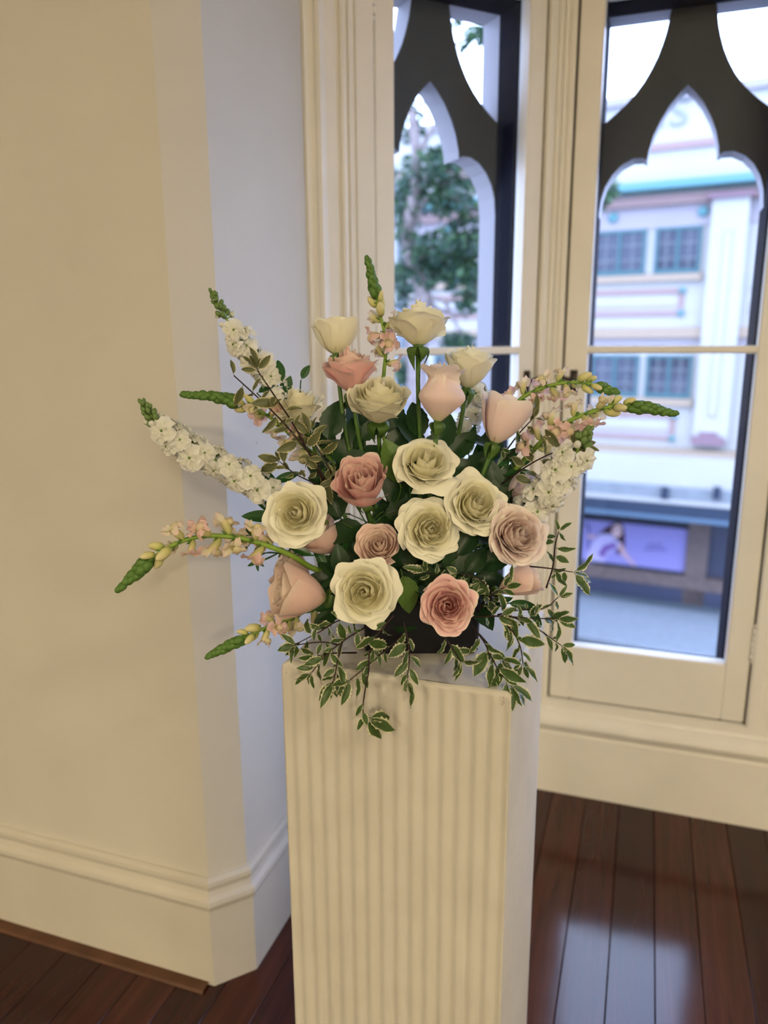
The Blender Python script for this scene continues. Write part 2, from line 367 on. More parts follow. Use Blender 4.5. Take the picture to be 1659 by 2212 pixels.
# floor and its boards
fl = MB().box(XL, XR, YB, 2.6, -0.06, -0.022).obj('floor', MT['gap'])
struct(fl, 'dark red brown varnished timber board floor', 'floor')
bw = 0.1075
plank_mesh = MB().bbox(0.0009, bw-0.0009, YB, 2.42, -0.022, 0.0, 0.0012)
pms = [plank_mesh.mesh('plank', MT['boards'][i]) for i in range(3)]
x = XL+0.012; i = 0
while x < XR-bw:
    o = link('plank', pms[rnd.choice((0, 0, 1, 2))], fl); o.location = (x, 0, rnd.uniform(-0.0006, 0.0)); x += bw; i += 1

# ceiling and walls
struct(MB().box(XL, XR, YB, 2.75, ZC, ZC+0.15).obj('ceiling', MT['ceiling']), 'plain pale ceiling above the room', 'ceiling')
struct(MB().box(XL, XR, YB-0.12, YB, 0, ZC).obj('wall_back', MT['wall']), 'cream wall behind the camera', 'wall')
struct(MB().box(XR, XR+0.12, YB, PIER_Y, 0, ZC).obj('wall_right', MT['wall']), 'cream side wall of the room', 'wall')
struct(MB().box(XL-0.12, XL, YB, PIER_Y, 0, ZC).obj('wall_side', MT['wall']), 'cream side wall far beyond the pier', 'wall')
pl = [(XL, PIER_Y), (-0.884, PIER_Y), (-0.822, 1.372), (BAY_L.x, BAY_L.y+0.02), (-1.0, 1.98), (XL, 1.98)]
struct(MB().prism(pl, 0, ZC).obj('wall_left', MT['wall']), 'cream wall pier with chamfered corner beside the window bay', 'wall')
pr = [(2*RCX-0+0.0, 0)]
mirx = lambda x: (CORNER.x+RCX)-x
prr = [(mirx(x), y) for x, y in reversed(pl)]; prr = [(min(XR, x), y) for x, y in prr]
struct(MB().prism(prr, 0, ZC).obj('wall_bay_right', MT['wall']), 'cream wall pier on the far side of the bay', 'wall')
# masonry over and under the bay windows (outer skin closes the bay against the daylight)
bayp = P2((BAY_L.x-0.05, BAY_L.y-0.05), CORNER, (RCX, FACE_Y), (BAY_R.x+0.05, BAY_R.y-0.05))
def offset_band(pts, d, z0, z1):
    a = sweep(pts, [(0, z0), (0, z1), (-d, z1), (-d, z0), (0, z0)]); return a
hd = offset_band(bayp, 0.24, 2.485, ZC); hd.obj('wall_bay_head', MT['wall'])
struct(bpy.data.objects['wall_bay_head'], 'plain wall above the bay windows', 'wall')
ap = offset_band(bayp, 0.24, 0.0, 0.335); ap.obj('wall_bay_apron', MT['trim'])
struct(bpy.data.objects['wall_bay_apron'], 'low cream panelled apron under the bay windows', 'wall')

# skirtings
SK = [(0.0165, 0.0), (0.0165, 0.205), (0.020, 0.210), (0.024, 0.222), (0.022, 0.232), (0.012, 0.240), (0.009, 0.252), (0.012, 0.262), (0.016, 0.268), (0.015, 0.278), (0.006, 0.284), (0.0, 0.285)]
SK = [(t, z) for t, z in SK]
def skirting(name, pts, prof, label):
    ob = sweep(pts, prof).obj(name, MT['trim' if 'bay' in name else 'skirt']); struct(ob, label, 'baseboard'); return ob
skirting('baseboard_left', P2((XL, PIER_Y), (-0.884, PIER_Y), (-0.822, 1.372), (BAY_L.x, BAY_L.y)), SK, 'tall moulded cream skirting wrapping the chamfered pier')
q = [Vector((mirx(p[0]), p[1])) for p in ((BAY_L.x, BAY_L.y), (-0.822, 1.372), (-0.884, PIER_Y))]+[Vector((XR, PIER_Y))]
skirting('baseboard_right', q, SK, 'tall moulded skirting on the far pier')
BP = [(0.017, 0.0), (0.017, 0.215), (0.0135, 0.221), (0.0135, 0.228), (0.026, 0.236), (0.036, 0.248), (0.040, 0.260), (0.036, 0.274), (0.028, 0.284), (0.020, 0.292), (0.010, 0.297), (0.007, 0.305), (0.007, 0.333), (0.0, 0.335)]
skirting('baseboard_bay', bayp, BP, 'plain skirting board with rounded sill moulding below the windows')
# worn edge strip on the floor along the pier
eb = sweep(P2((XL, PIER_Y-0.0165), (-0.8909, PIER_Y-0.0165)), [(0.03, 0.0), (0.026, 0.006), (0.0, 0.008)]).obj('trim_1', MT['edge_board'])
struct(eb, 'thin worn brown timber bead along the foot of the pier skirting', 'trim')

# ------------------------------------------------------------------ bay windows
def tracery(mb, c, hw, d0, d1, ztop):
    Lw = [(0, 2.187), (.02, 2.168), (.045, 2.138), (.068, 2.098), (.084, 2.06), (.094, 2.02), (.0965, 1.997), (.108, 2.004), (.135, 2.004), (.165, 1.99), (.19, 1.966), (.209, 1.934), (.220, 1.90), (hw, 1.85)]
    Uw = [(0, ztop), (.03, ztop), (.058, ztop), (.0625, 2.36), (.068, 2.33), (.076, 2.30), (.087, 2.268), (.102, 2.236), (.120, 2.205), (.142, 2.176), (.165, 2.152), (.188, 2.132), (.207, 2.117), (hw, 2.104)]
    n = len(Lw)
    for sg in (-1, 1):
        vs = []
        for d in (d0, d1):
            vs += [(c+sg*a, d, z) for a, z in Uw]+[(c+sg*a, d, z) for a, z in Lw]
        fr, bk, up, lo = [], [], [], []
        N = 2*n
        for i in range(n-1):
            a, b, cc, dd = i, i+1, n+i+1, n+i
            fr.append((a, dd, cc, b) if sg > 0 else (a, b, cc, dd))
            bk.append(tuple(N+k for k in ((a, b, cc, dd) if sg > 0 else (a, dd, cc, b))))
            if i >= 2: up.append((a, b, N+b, N+a) if sg > 0 else (b, a, N+a, N+b))
            lo.append((dd, N+dd, N+cc, cc) if sg > 0 else (cc, N+cc, N+dd, dd))
        mb.add(vs, fr, 0); n0 = len(mb.v)-len(vs)
        for fs, m in ((bk, 0), (up, 1), (lo, 1)):
            for f in fs: mb.f.append(tuple(k+n0 for k in f)); mb.m.append(m)
    return mb

def make_window(idx, loc, rz, s0, s1, g0, g1, hinge_side, label, leg_shade, latch=True, tc=None):
    """local x along the facet, y outwards, z up; s = casement, g = glass"""
    root = empty('window_%d' % idx, (loc[0], loc[1], 0.0), rz); struct(root, label, 'window')
    z0, z1, gz0, gz1, mu = 0.339, 2.482, 0.522, 2.385, 1.459
    T = MT['trim']; d1 = 0.05
    def bead(mb, a0, a1, b0, b1):   # sloped glazing bead round one light
        pass
    MB().bbox(s0, g0, 0, d1, z0, z1, 0.004).obj('stile', T, root)
    MB().bbox(g1, s1, 0, d1, z0, z1, 0.004).obj('stile', T, root)
    MB().bbox(g0-0.001, g1+0.001, 0.001, d1-0.001, z0, gz0, 0.004).obj('bottom_rail', T, root)
    MB().bbox(g0-0.001, g1+0.001, 0.001, d1-0.001, gz1, z1, 0.004).obj('top_rail', T, root)
    mb = MB(); pr = [(-0.0, -0.006), (0.006, -0.0105), (d1-0.004, -0.0105), (d1-0.004, 0.0105), (0.006, 0.0105), (0.0, 0.006)]
    vs = [(g0-0.001, d+0.002, mu+z) for d, z in pr]+[(g1+0.001, d+0.002, mu+z) for d, z in pr]; k = len(pr)
    mb.add(vs, [(i, (i+1) % k, k+(i+1) % k, k+i) for i in range(k)]+[tuple(reversed(range(k))), tuple(range(k, 2*k))]).obj('glazing_bar', T, root)
    MB().box(g0-0.006, g1+0.006, 0.033, 0.037, gz0-0.006, mu-0.0106).obj('pane', MT['glass'], root)
    MB().box(g0-0.006, g1+0.006, 0.033, 0.037, mu+0.0106, gz1+0.006).obj('pane', MT['glass'], root)
    # dark joint behind the casement edges (closes the gap, whose shade is put into the colour)
    jm = MB()
    for a, b in ((s0-0.0055, s0), (s1, s1+0.0055)): jm.box(a, b, 0.012, 0.05, z0-0.004, z1+0.004)
    jm.box(s0, s1, 0.012, 0.05, z0-0.0045, z0); jm.box(s0, s1, 0.012, 0.05, z1, z1+0.004)
    jm.obj('joint', MT['trimgroove'], root)
    # butt hinges and latch
    hx = s1+0.003 if hinge_side > 0 else s0-0.003
    for hz in ((0.60, 1.46, 2.30) if idx != 1 else (0.62, 1.40, 2.31)):
        h = MB()
        for j in range(5): h.lathe([(0.0055, -0.009), (0.0065, -0.008), (0.0065, 0.008), (0.0055, 0.009)], 8, mat=Matrix.Translation((hx, -0.003, hz-0.04+j*0.02)))
        h.lathe([(0.002, 0.0), (0.0045, 0.004), (0.003, 0.010), (0.0, 0.014)], 8, mat=Matrix.Translation((hx, -0.003, hz+0.05)))
        h.lathe([(0.0, -0.014), (0.003, -0.010), (0.0045, -0.004), (0.002, 0.0)], 8, mat=Matrix.Translation((hx, -0.003, hz-0.05)))
        h.obj('hinge', T, root, True)
    if latch:
        lx = s0+0.03 if hinge_side > 0 else s1-0.03
        l = MB().bbox(lx-0.011, lx+0.011, -0.006, 0.0, 1.33, 1.40, 0.002)
        l.tube([(lx, -0.004, 1.37), (lx, -0.022, 1.37), (lx-hinge_side*0.004, -0.03, 1.372), (lx-hinge_side*0.03, -0.03, 1.378), (lx-hinge_side*0.05, -0.026, 1.386)], [0.006, 0.006, 0.007, 0.006, 0.004], 8)
        l.obj('latch', MT['iron'], root, True)
    if idx == 3: return root
    # outer dark box frame and tracery screen
    c = tc if tc is not None else (g0+g1)/2-0.0; hw = 0.225; e = 0.075
    N = MT['navy']; dA, dB, dC = 0.056, 0.150, 0.235
    MB().box(c-hw-e, c-hw, dA, dB, 0.30, 2.50).obj('outer_jamb', N, root)
    MB().box(c+hw, c+hw+e, dA, dB, 0.30, 2.50).obj('outer_jamb', N, root)
    MB().box(c-hw, c+hw, dA, dB, 2.384, 2.50).obj('outer_lintel', N, root)
    MB().box(c-hw, c+hw, dA, dB+0.06, 0.30, 0.46).obj('outer_sill', N, root)
    t = tracery(MB(), c, hw, dB, dC, 2.386)
    t.box(c-hw, c+hw, dB+0.0005, dC, 2.3855, 2.50, 1)
    lm = 2 if leg_shade else 1  # navy puts the shade on the straight-on window's legs into their colour
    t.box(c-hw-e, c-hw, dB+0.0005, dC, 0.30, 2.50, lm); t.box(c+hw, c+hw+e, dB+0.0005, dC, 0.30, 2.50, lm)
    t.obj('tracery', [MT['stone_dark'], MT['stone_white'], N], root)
    return root

make_window(1, CORNER, math.radians(45), -0.578, -0.057, -0.522, -0.112, -1, 'angled casement window with pointed tracery and tree view beside the pier', False, tc=-0.336)
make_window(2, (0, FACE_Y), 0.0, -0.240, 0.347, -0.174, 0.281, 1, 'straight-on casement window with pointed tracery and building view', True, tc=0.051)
make_window(3, (RCX, FACE_Y), math.radians(-45), 0.057, 0.578, 0.112, 0.522, 1, 'third casement of the bay beyond the wide cream post', True, latch=False, tc=0.336)

# moulded posts between the casements
def post(name, pts, label, z0=0.333, z1=2.487):
    ob = MB().prism(pts, z0, z1).obj(name, MT['trim']); struct(ob, label, 'trim'); return ob
def lf(s, d): a = math.radians(45); return (CORNER.x+s*math.cos(a)-d*math.sin(a), CORNER.y+s*math.sin(a)+d*math.cos(a))
def rf(X, d): return (X, FACE_Y+d)
def mir(p): return (mirx(p[0]), p[1])
mid = [lf(-0.0515, 0.05), lf(-0.0515, -0.008), lf(-0.048, -0.012), lf(-0.030, -0.012), lf(-0.0285, -0.007), lf(-0.026, -0.007), lf(-0.023, -0.014), lf(-0.018, -0.018), lf(-0.013, -0.017),
       rf(-0.287, -0.013), rf(-0.279, -0.016), rf(-0.272, -0.018), rf(-0.266, -0.015), rf(-0.263, -0.008), rf(-0.260, -0.008), rf(-0.2585, -0.012), rf(-0.249, -0.012), rf(-0.2455, -0.009), rf(-0.2455, 0.05)]
post('trim_2', mid, 'beaded cream post between the two casements')
post('trim_3', [(0.3525, FACE_Y+0.05), (0.3525, FACE_Y-0.009), (RCX-0.112, FACE_Y-0.014), (RCX-0.09, FACE_Y-0.014), (RCX-0.085, FACE_Y-0.008), (RCX-0.05, FACE_Y-0.008), (RCX-0.04, FACE_Y-0.016)]+[mir(p) for p in reversed(mid[:10])], 'cream post beyond the straight-on casement')
lj = [lf(-0.5835, 0.05), lf(-0.5835, -0.006), lf(-0.587, -0.010), lf(-0.632, -0.010), lf(-0.634, -0.004), lf(-0.637, -0.004), lf(-0.640, -0.012), lf(-0.652, -0.013), lf(-0.655, -0.006), lf(-0.658, -0.006), lf(-0.661, -0.014), lf(-0.668, -0.016), lf(-0.674, -0.013), lf(-0.677, -0.005), lf(-0.682, -0.005), lf(-0.686, -0.013), lf(-0.715, -0.014), lf(-0.720, -0.017), lf(-0.727, -0.023), lf(-0.733, -0.025), lf(-0.740, -0.021), lf(-0.744, -0.012), lf(-0.765, -0.010), lf(-0.80, 0.05)]
post('trim_4', list(reversed(lj)), 'reeded cream architrave between the reveal and the angled casement', 0.30)
post('trim_5', [mir(p) for p in lj], 'reeded architrave on the far side of the bay', 0.30)
struct(sweep(bayp, [(0, 2.487), (0.012, 2.487), (0.012, 2.60), (0.03, 2.62), (0.03, 2.64), (0, 2.66)]).obj('trim_6', MT['trim']), 'moulded cream head above the casements', 'trim')
# ------------------------------------------------------------------ pedestal and vase
PW = 0.365; PX0, PY0 = -0.519, 1.003
ped = empty('pedestal', (PX0+PW/2, PY0+PW/2, 0))
tag(ped, 'tall square cream fluted pedestal carrying the flower arrangement', 'pedestal')
def fluted_ring(inset, depth, nf=15, sub=8):
    h = PW/2-inset; pts = []
    for side in range(4):
        a = side*math.pi/2; c, s = math.cos(a), math.sin(a)
        for i in range(nf*sub):
            t = i/(nf*sub); u = -h+2*h*t; ph = (t*nf) % 1.0
            edge = 1.0
            dd = depth*(0.5-0.5*math.cos(2*math.pi*ph))
            x, y = u, -h+dd
            pts.append((x*c-y*s, x*s+y*c))
    return pts
rings = [(0.0, 0.0040, 0.0), (0.0, 0.0040, 0.962), (0.0, 0.0036, 0.984), (0.0005, 0.0026, 0.991), (0.001, 0.0018, 0.995), (0.004, 0.0006, 0.9985), (0.008, 0.0, 1.0)]
mb = MB(); vs = []; fs = []
for k, (ins, dp, z) in enumerate(rings):
    rg = fluted_ring(ins, dp); n = len(rg)
    for (x, y) in rg:
        wob = 0.0012*mnoise.noise((x*14, y*14, z*3)) if z > 0.98 else 0
        vs.append((x, y, z+wob))
    if k:
        for i in range(n):
            j = (i+1) % n; fs.append(((k-1)*n+i, (k-1)*n+j, k*n+j, k*n+i))
mb.add(vs, fs).obj('fluted_shaft', MT['pedestal'], ped, True)
mb = MB(); mb.add([(x, y, 1.0) for x, y in fluted_ring(0.008, 0.0)], [tuple(range(n))]); mb.obj('top_slab', MT['pedestal'], ped)

vz = empty('vase', (VASE.x, VASE.y, 1.0005), YAW)
tag(vz, 'low square black container under the roses', 'vase')
def sq(h, r, z, seg=4):
    out = []
    for q in range(4):
        cxq, cyq = (1, 1, -1, -1)[q]*(h-r), (1, -1, -1, 1)[q]*(h-r)
        for k in range(seg+1):
            a = math.pi/2-q*math.pi/2-k*math.pi/2/seg
            out.append((cxq+r*math.cos(a), cyq+r*math.sin(a), z))
    return out
prof = [(0.080, 0.0), (0.088, 0.0), (0.0915, 0.004), (0.0945, 0.085), (0.0965, 0.088), (0.0965, 0.093), (0.0925, 0.095), (0.0905, 0.092), (0.0895, 0.060)]
vs = []; fs = []
for k, (h, z) in enumerate(prof):
    rg = sq(h, 0.012, z); n = len(rg); vs += rg
    if k: fs += [((k-1)*n+i, (k-1)*n+(i+1) % n, k*n+(i+1) % n, k*n+i) for i in range(n)]
fs.append(tuple(reversed(range(n))))
MB().add(vs, fs).obj('body', MT['vase'], vz, False)
MB().add(sq(0.0893, 0.012, 0.075)+sq(0.0893, 0.012, 0.05), [tuple(range(n))]+[(i, (i+1) % n, n+(i+1) % n, n+i) for i in range(n)]).obj('floral_foam', plain('floral_foam', (0.02, 0.045, 0.02), 0.9, 0.1, 0.2, 30), vz)

# ------------------------------------------------------------------ leaves
def leaf_mesh(name, mat, wr=0.42, fold=0.12, curl=0.25, serr=0.0, tipx=1.0, seed=0, nl=10, wavy=0.0):
    """unit-long leaf along +Y, face up +Z"""
    r = random.Random(seed); mb = MB(); us = (-1, -0.72, -0.36, 0, 0.36, 0.72, 1); vs = []; uv = []
    for j in range(nl+1):
        v = j/nl
        wd = wr*0.5*(math.sin(math.pi*v**0.85)**0.75 if 0 < v < 1 else 0.02)
        if tipx > 1: wd *= (1-0.25*v)
        sj = 1+serr*(1 if j % 2 else -1)*(1 if 0.15 < v < 0.97 else 0)
        for u in us:
            e = abs(u); wv = wavy*math.sin(v*11+seed+(2 if u > 0 else 0))*e*e
            vs.append((wd*u*(sj if e > .9 else 1), v-(0.02*serr*10*e if j % 2 else 0), fold*e*wd*2-curl*v*v*0.5+wv)); uv.append((u*.5+.5, v))
    n = len(us)
    fs = [(j*n+i, j*n+i+1, (j+1)*n+i+1, (j+1)*n+i) for j in range(nl) for i in range(n-1)]
    mb.add(vs, fs, 0, uv)
    mb.tube([(0, -0.12, 0.03), (0, 0.0, 0), (0, 0.25, -curl*.03)], [0.018, 0.016, 0.01], 5)
    return mb.mesh(name, mat, True)
LM = {
 'rose': [leaf_mesh('leaf', MT['roseleaf'], .62, .15, .35, .05, 1, s, 12) for s in range(3)],
 'light': [leaf_mesh('leaf', MT['lightleaf'], .66, .12, .3, .03, 1, 11, 12)],
 'ruscus': [leaf_mesh('leaf', MT['ruscus'], .34, .15, .3, 0, 1, s) for s in (21, 22)],
 'round': [leaf_mesh('leaf', MT['ruscus'], .55, .12, .2, 0, 1, 23)],
 'pitt': [leaf_mesh('leaf', MT['pitt'], wr, f, c, .15, 1, s, 12, .05) for wr, f, c, s in ((.50, .10, .25, 31), (.44, .22, .45, 32), (.56, .05, -.15, 33), (.40, .25, .6, 34))],
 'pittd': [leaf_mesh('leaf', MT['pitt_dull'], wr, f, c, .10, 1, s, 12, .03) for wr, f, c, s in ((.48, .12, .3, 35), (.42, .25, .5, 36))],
 'snap': [leaf_mesh('sepal', MT['snap_bud'], .5, .3, -.5, 0, 1, 41, 6)],
}
def put_leaf(root, kind, pos, d, n, size, name='leaf', r=rnd):
    me = r.choice(LM[kind]); m = orient(d, n)
    m = Matrix.Translation(pos-root.location) @ m @ Matrix.Scale(size, 4)
    return link(name, me, root, m)

# ------------------------------------------------------------------ roses
def petal(mb, t, az, R, H, op, seed, ruf=0.5, roll=1.0, waist=0.0, outer=False):
    """t 0 (innermost) .. 1 (outermost); the rim of a petal lies at radius Rt, its belly at Rc"""
    r = random.Random(seed); ph1, ph2, ph3 = r.uniform(0, 6.3), r.uniform(0, 6.3), r.uniform(-.25, .25)
    if t < .45: Rt = R*(0.026+0.455*(t/.45)**1.1)
    else: Rt = R*(0.465+0.535*((t-.45)/.55)**1.0)
    Rt *= r.uniform(.90, 1.06)
    if t < .45: Rc = Rt*lerp(1.9, 1.12, t/.45)+R*.02
    else: Rc = Rt*lerp(1.02, 1-.38*op, (t-.45)/.55)
    r0 = R*(0.03+0.12*t)
    q = max(0, (t-.35)/.65)
    zt = H*(lerp(.98, 1.2, min(1, op*1.6))-lerp(.02, .26, min(1, op*1.6))*min(1, t/.45)**.8-0.38*op*q**1.5)*r.uniform(0.96, 1.03)
    W = lerp(1.9, 0.98, t**0.6)*r.uniform(0.90, 1.10)
    droop = H*0.20*op*max(0, t-.55)/.45*roll
    spir = 0.22*(1-t)+0.06
    tip = (lerp(.07, .19, min(1, op*1.3)) if outer else .07)*q*roll*r.uniform(.6, 1.3)
    edge = lerp(0.14, lerp(.16, .36, min(1, op*1.3)) if outer else lerp(.14, .26, min(1, op*1.5)), t); ex = 2.0 if outer else 2.6
    nu, nv = (15, 9) if t < .45 else (23, 13)
    def fn(u, v):
        vv = v*(1-edge*abs(u)**ex)+tip*math.exp(-((u-ph3)/.24)**2)*v**5
        c = 1-(1-min(1, vv))**2.3
        fl = sst(.45, 1.02, vv)
        rr = r0+(Rc-r0)*c+(Rt-Rc)*fl
        if vv > 1: rr += (vv-1)*R*.7
        z = zt*min(vv, 1.04)**1.1-droop*sst(.7, 1.1, vv)**1.5
        if waist:
            rr *= 1+waist*(math.sin(min(1, vv)*math.pi*.95)*.30-.46*sst(.42, .76, vv)+.46*sst(.82, 1.02, vv))
        sr = roll*R*t*t*abs(u)**2.6*sst(.45, 1.0, v)*(0.06+.20*op)
        rr += sr*0.7; z -= sr*0.9
        lip = R*((.03+.03*t)*sst(.86, 1.0, v) if t > .45 else (.16*t)*sst(.62, 1.0, v)); rr += lip; z -= lip*(.4 if t > .45 else .75)            # rolled lip
        rr *= 1+spir*u*(.4+.6*v)
        rip = ruf*R*((0.018+0.030*t)*math.sin(u*5.0+ph1)*sst(.45, 1, v)+.018*math.sin(u*10+ph2+v*4)*sst(.72, 1, v))
        rr += rip; z += rip*.8
        z += ruf*R*.03*math.sin(u*7+ph2)*sst(.7, 1, v)
        wv = W*(0.55+0.45*sst(0, .55, v))
        a = az+u*wv*(1+.03*math.sin(v*5+ph2))
        rr = max(rr, R*.008)
        return (rr*math.cos(a), rr*math.sin(a), z)
    mb.grid(fn, nu, nv, 0)

ANCHOR = Vector((VASE.x, VASE.y, 1.055))
ROSES = []
def rose(label, px, py, wpx, o, ax, hr, op, kind, seed, N=24, ruf=0.5, roll=1.0, sx=1.0, leaves=2, group=None, bend=0.5, waist=0.0):
    r = random.Random(seed)
    A = camdir(*ax); ctr = PX(px, py, o); dep = (ctr-CAM).dot(FWD)
    R = wpx/2*dep/F; H = R*hr
    base = ctr-A*H*0.5
    an = ANCHOR+Vector((r.uniform(-.05, .05), r.uniform(-.05, .05), 0))
    root = empty('rose', an); tag(root, label, 'rose', group)
    mo, mi = MT[kind+'_outer'], MT[kind+'_inner']
    fr = orient_z(A, UP) ; fr.translation = base-an
    # heart: tight rolled petals, one part
    ni = max(8, int(N*.36)); mb = MB(); az = r.uniform(0, 6.3)
    for i in range(ni):
        t = 0.01+0.43*i/(ni-1)
        petal(mb, t, az, R, H, op, seed*100+i, ruf=ruf, roll=roll, waist=waist); az += 2.399+r.uniform(-.3, .3)
    mb.v = [fr @ v for v in mb.v]
    mb.obj('heart', mi, root, True)
    no = N-ni; az0 = r.uniform(0, 6.3)
    for i in range(no):
        k = no-1-i                                   # 0 = outermost
        t = 0.48+0.52*(i/(no-1))**.9
        if k < 5: a_ = az0+k*2*1.2566+r.uniform(-.22, .22)
        elif k < 10: a_ = az0+.63+k*2*1.2566+r.uniform(-.22, .22)
        else: az += 2.399+r.uniform(-.4, .4); a_ = az
        mb = MB(); petal(mb, t, a_, R, H, op, seed*100+50+i, ruf=ruf, roll=roll, waist=waist, outer=k < 6)
        mb.v = [fr @ v for v in mb.v]
        mb.obj('petal', mi if (t < .66) else mo, root, True)
    # calyx and sepals
    mb = MB().lathe([(R*.05, -R*.34), (R*.13, -R*.28), (R*.17, -R*.16), (R*.15, -R*.04), (R*.20, R*.03)], 10, mat=fr)
    ca = mb.obj('calyx', MT['sepal'], root, True)
    for k in range(5):
        a = k*1.2566+r.uniform(-.2, .2); dr = r.uniform(.7, 1.2)
        mb = MB()
        def sp(u, v, a=a, dr=dr):
            wd = R*.19*(math.sin(math.pi*min(1, .22+.78*v)))**.8*u; rr = R*(.15+.24*math.sin(v*2.6)-.10*v*v); z = -R*.03-R*dr*v*v*.62
            rr -= abs(u)*R*.03
            return fr @ Vector((rr*math.cos(a)-wd*math.sin(a), rr*math.sin(a)+wd*math.cos(a), z))
        mb.grid(sp, 5, 7); mb.obj('sepal', MT['sepal'], ca, True)
    # stem
    top = base-A*R*.3
    mid = lerp(top, an, .55)-A*0.04+Vector((0, 0, .02))
    pts = [p-an for p in bez(top, top-A*(top-an).length*bend, an, 12)]
    MB().tube(pts, [0.0042]+[0.0036]*11, 8).obj('stem', MT['stem'], root, True)
    for k in range(leaves):
        p = Vector(pts[min(11, 2+k*2)])+an; out = camdir(r.uniform(-1, 1), r.uniform(-.5, .6), r.uniform(-.2, .6))
        put_leaf(root, 'rose', p+out*.004, (out+A*.3), camdir(r.uniform(-.4, .4), r.uniform(.2, .9), .6), r.uniform(.045, .065), r=r)
    ROSES.append(root); return root

G1, G2 = 'cream roses in the arrangement', 'pink roses in the arrangement'
rose('cream rose with a closed round cup, just below the topmost flower spike', 727, 728, 104, 0.00, (-.05, .99, -.02), 1.45, .08, 'white', 1, 26, .9, .6, group=G1)
rose('wide open cream rose on a bare stem in front of the angled window', 905, 704, 138, 0.02, (.02, .99, .12), 1.22, .62, 'white', 2, 22, .7, .8, group=G1, leaves=0)
rose('cream rose standing up against the dark window jamb', 1014, 794, 112, 0.01, (.12, .95, .25), 1.55, .28, 'white', 3, 22, .7, .6, group=G1, leaves=1)
rose('cream rose tilted behind two black twigs, leftmost of the upper cream roses', 648, 880, 112, 0.03, (-.28, .86, .42), 1.25, .75, 'white', 4, 20, .6, 1, group=G1)
rose('full cream rose in the middle of the upper row above dark leaves', 818, 868, 140, 0.06, (0, .80, .60), 1.35, .55, 'white', 5, 28, .6, .8, group=G1)
rose('cream rose with a spiral heart and pulled back tips at the very centre', 917, 1003, 138, 0.09, (.06, .55, .83), 1.0, .85, 'white', 6, 22, .7, 1.3, group=G1)
rose('cream rose with a crowded heart touching the large blush rose', 1026, 1090, 134, 0.10, (.22, .30, .93), 0.9, .70, 'white', 7, 30, 1.2, 1.0, group=G1)
rose('full ruffled cream rose directly above the black container', 928, 1142, 138, 0.115, (.18, .12, .98), 0.82, .9, 'white', 8, 32, 1.4, 1.1, group=G1)
rose('broad cream rose facing the viewer, farthest out towards the pier', 640, 1110, 138, 0.10, (-.12, .06, .99), 0.85, .78, 'white', 9, 26, .9, 1.1, group=G1)
rose('lowest cream rose hanging over the black container', 788, 1278, 146, 0.145, (-.12, .02, .99), 0.85, .78, 'white', 10, 27, .9, 1.1, group=G1)
rose('pink rose opening upwards right behind the middle upper cream rose', 757, 803, 118, 0.035, (-.10, .96, .26), 1.45, .5, 'pink', 11, 22, 1.0, .7, group=G2)
rose('pale blush rose with a tall waisted cup below the dark jamb', 952, 848, 100, 0.065, (.10, .99, .10), 2.5, .12, 'blush', 12, 18, 1.0, .3, group=G2, leaves=1, waist=1.3)
rose('pale pink tulip-shaped rose below the window latches', 1086, 905, 108, 0.055, (.32, .94, .12), 2.0, .08, 'blush', 13, 18, .6, .4, group=G2, leaves=1)
rose('deep salmon pink rose with folded heart in the middle', 783, 1050, 122, 0.09, (-.10, .55, .82), 1.7, .06, 'pink', 14, 19, 1.5, .9, group=G2)
rose('small peach pink rose tucked above the lowest cream rose', 818, 1180, 98, 0.095, (-.10, .35, .93), 1.1, .4, 'peach', 15, 24, .8, .7, group=G2)
rose('large peach rose turned to the pier, beside the lowest cream rose', 648, 1282, 122, 0.115, (-.80, .18, .36), 1.9, .02, 'peach', 16, 19, .35, .5, group=G2)
rose('peach rose half hidden under a snapdragon stem', 632, 1232, 92, 0.05, (-.75, .45, .25), 1.7, .15, 'peach', 17, 18, .5, .5, group=G2)
rose('peach rose half hidden under the broad outer cream rose', 697, 1163, 98, 0.04, (-.55, .62, .45), 1.6, .15, 'peach', 18, 18, .5, .5, group=G2)
rose('large blush rose with crowded heart facing the window side', 1116, 1155, 136, 0.11, (.26, .20, .94), 0.95, .62, 'blush', 19, 30, 1.4, 1.0, group=G2)
rose('peach rose bud lying sideways under the large blush rose', 1122, 1258, 84, 0.09, (.80, .38, .22), 2.2, .05, 'peach', 20, 16, .4, .4, group=G2)
rose('open pink rose with swirled heart resting over the container rim', 967, 1308, 124, 0.165, (0.02, .08, .99), 0.9, .60, 'pink', 21, 30, 1.3, 1.0, group=G2)
rose('blush rose mostly hidden behind the cluster of white stock', 1128, 1062, 88, 0.02, (.65, .35, .5), 1.7, .1, 'blush', 22, 16, .4, .4, group=G2)

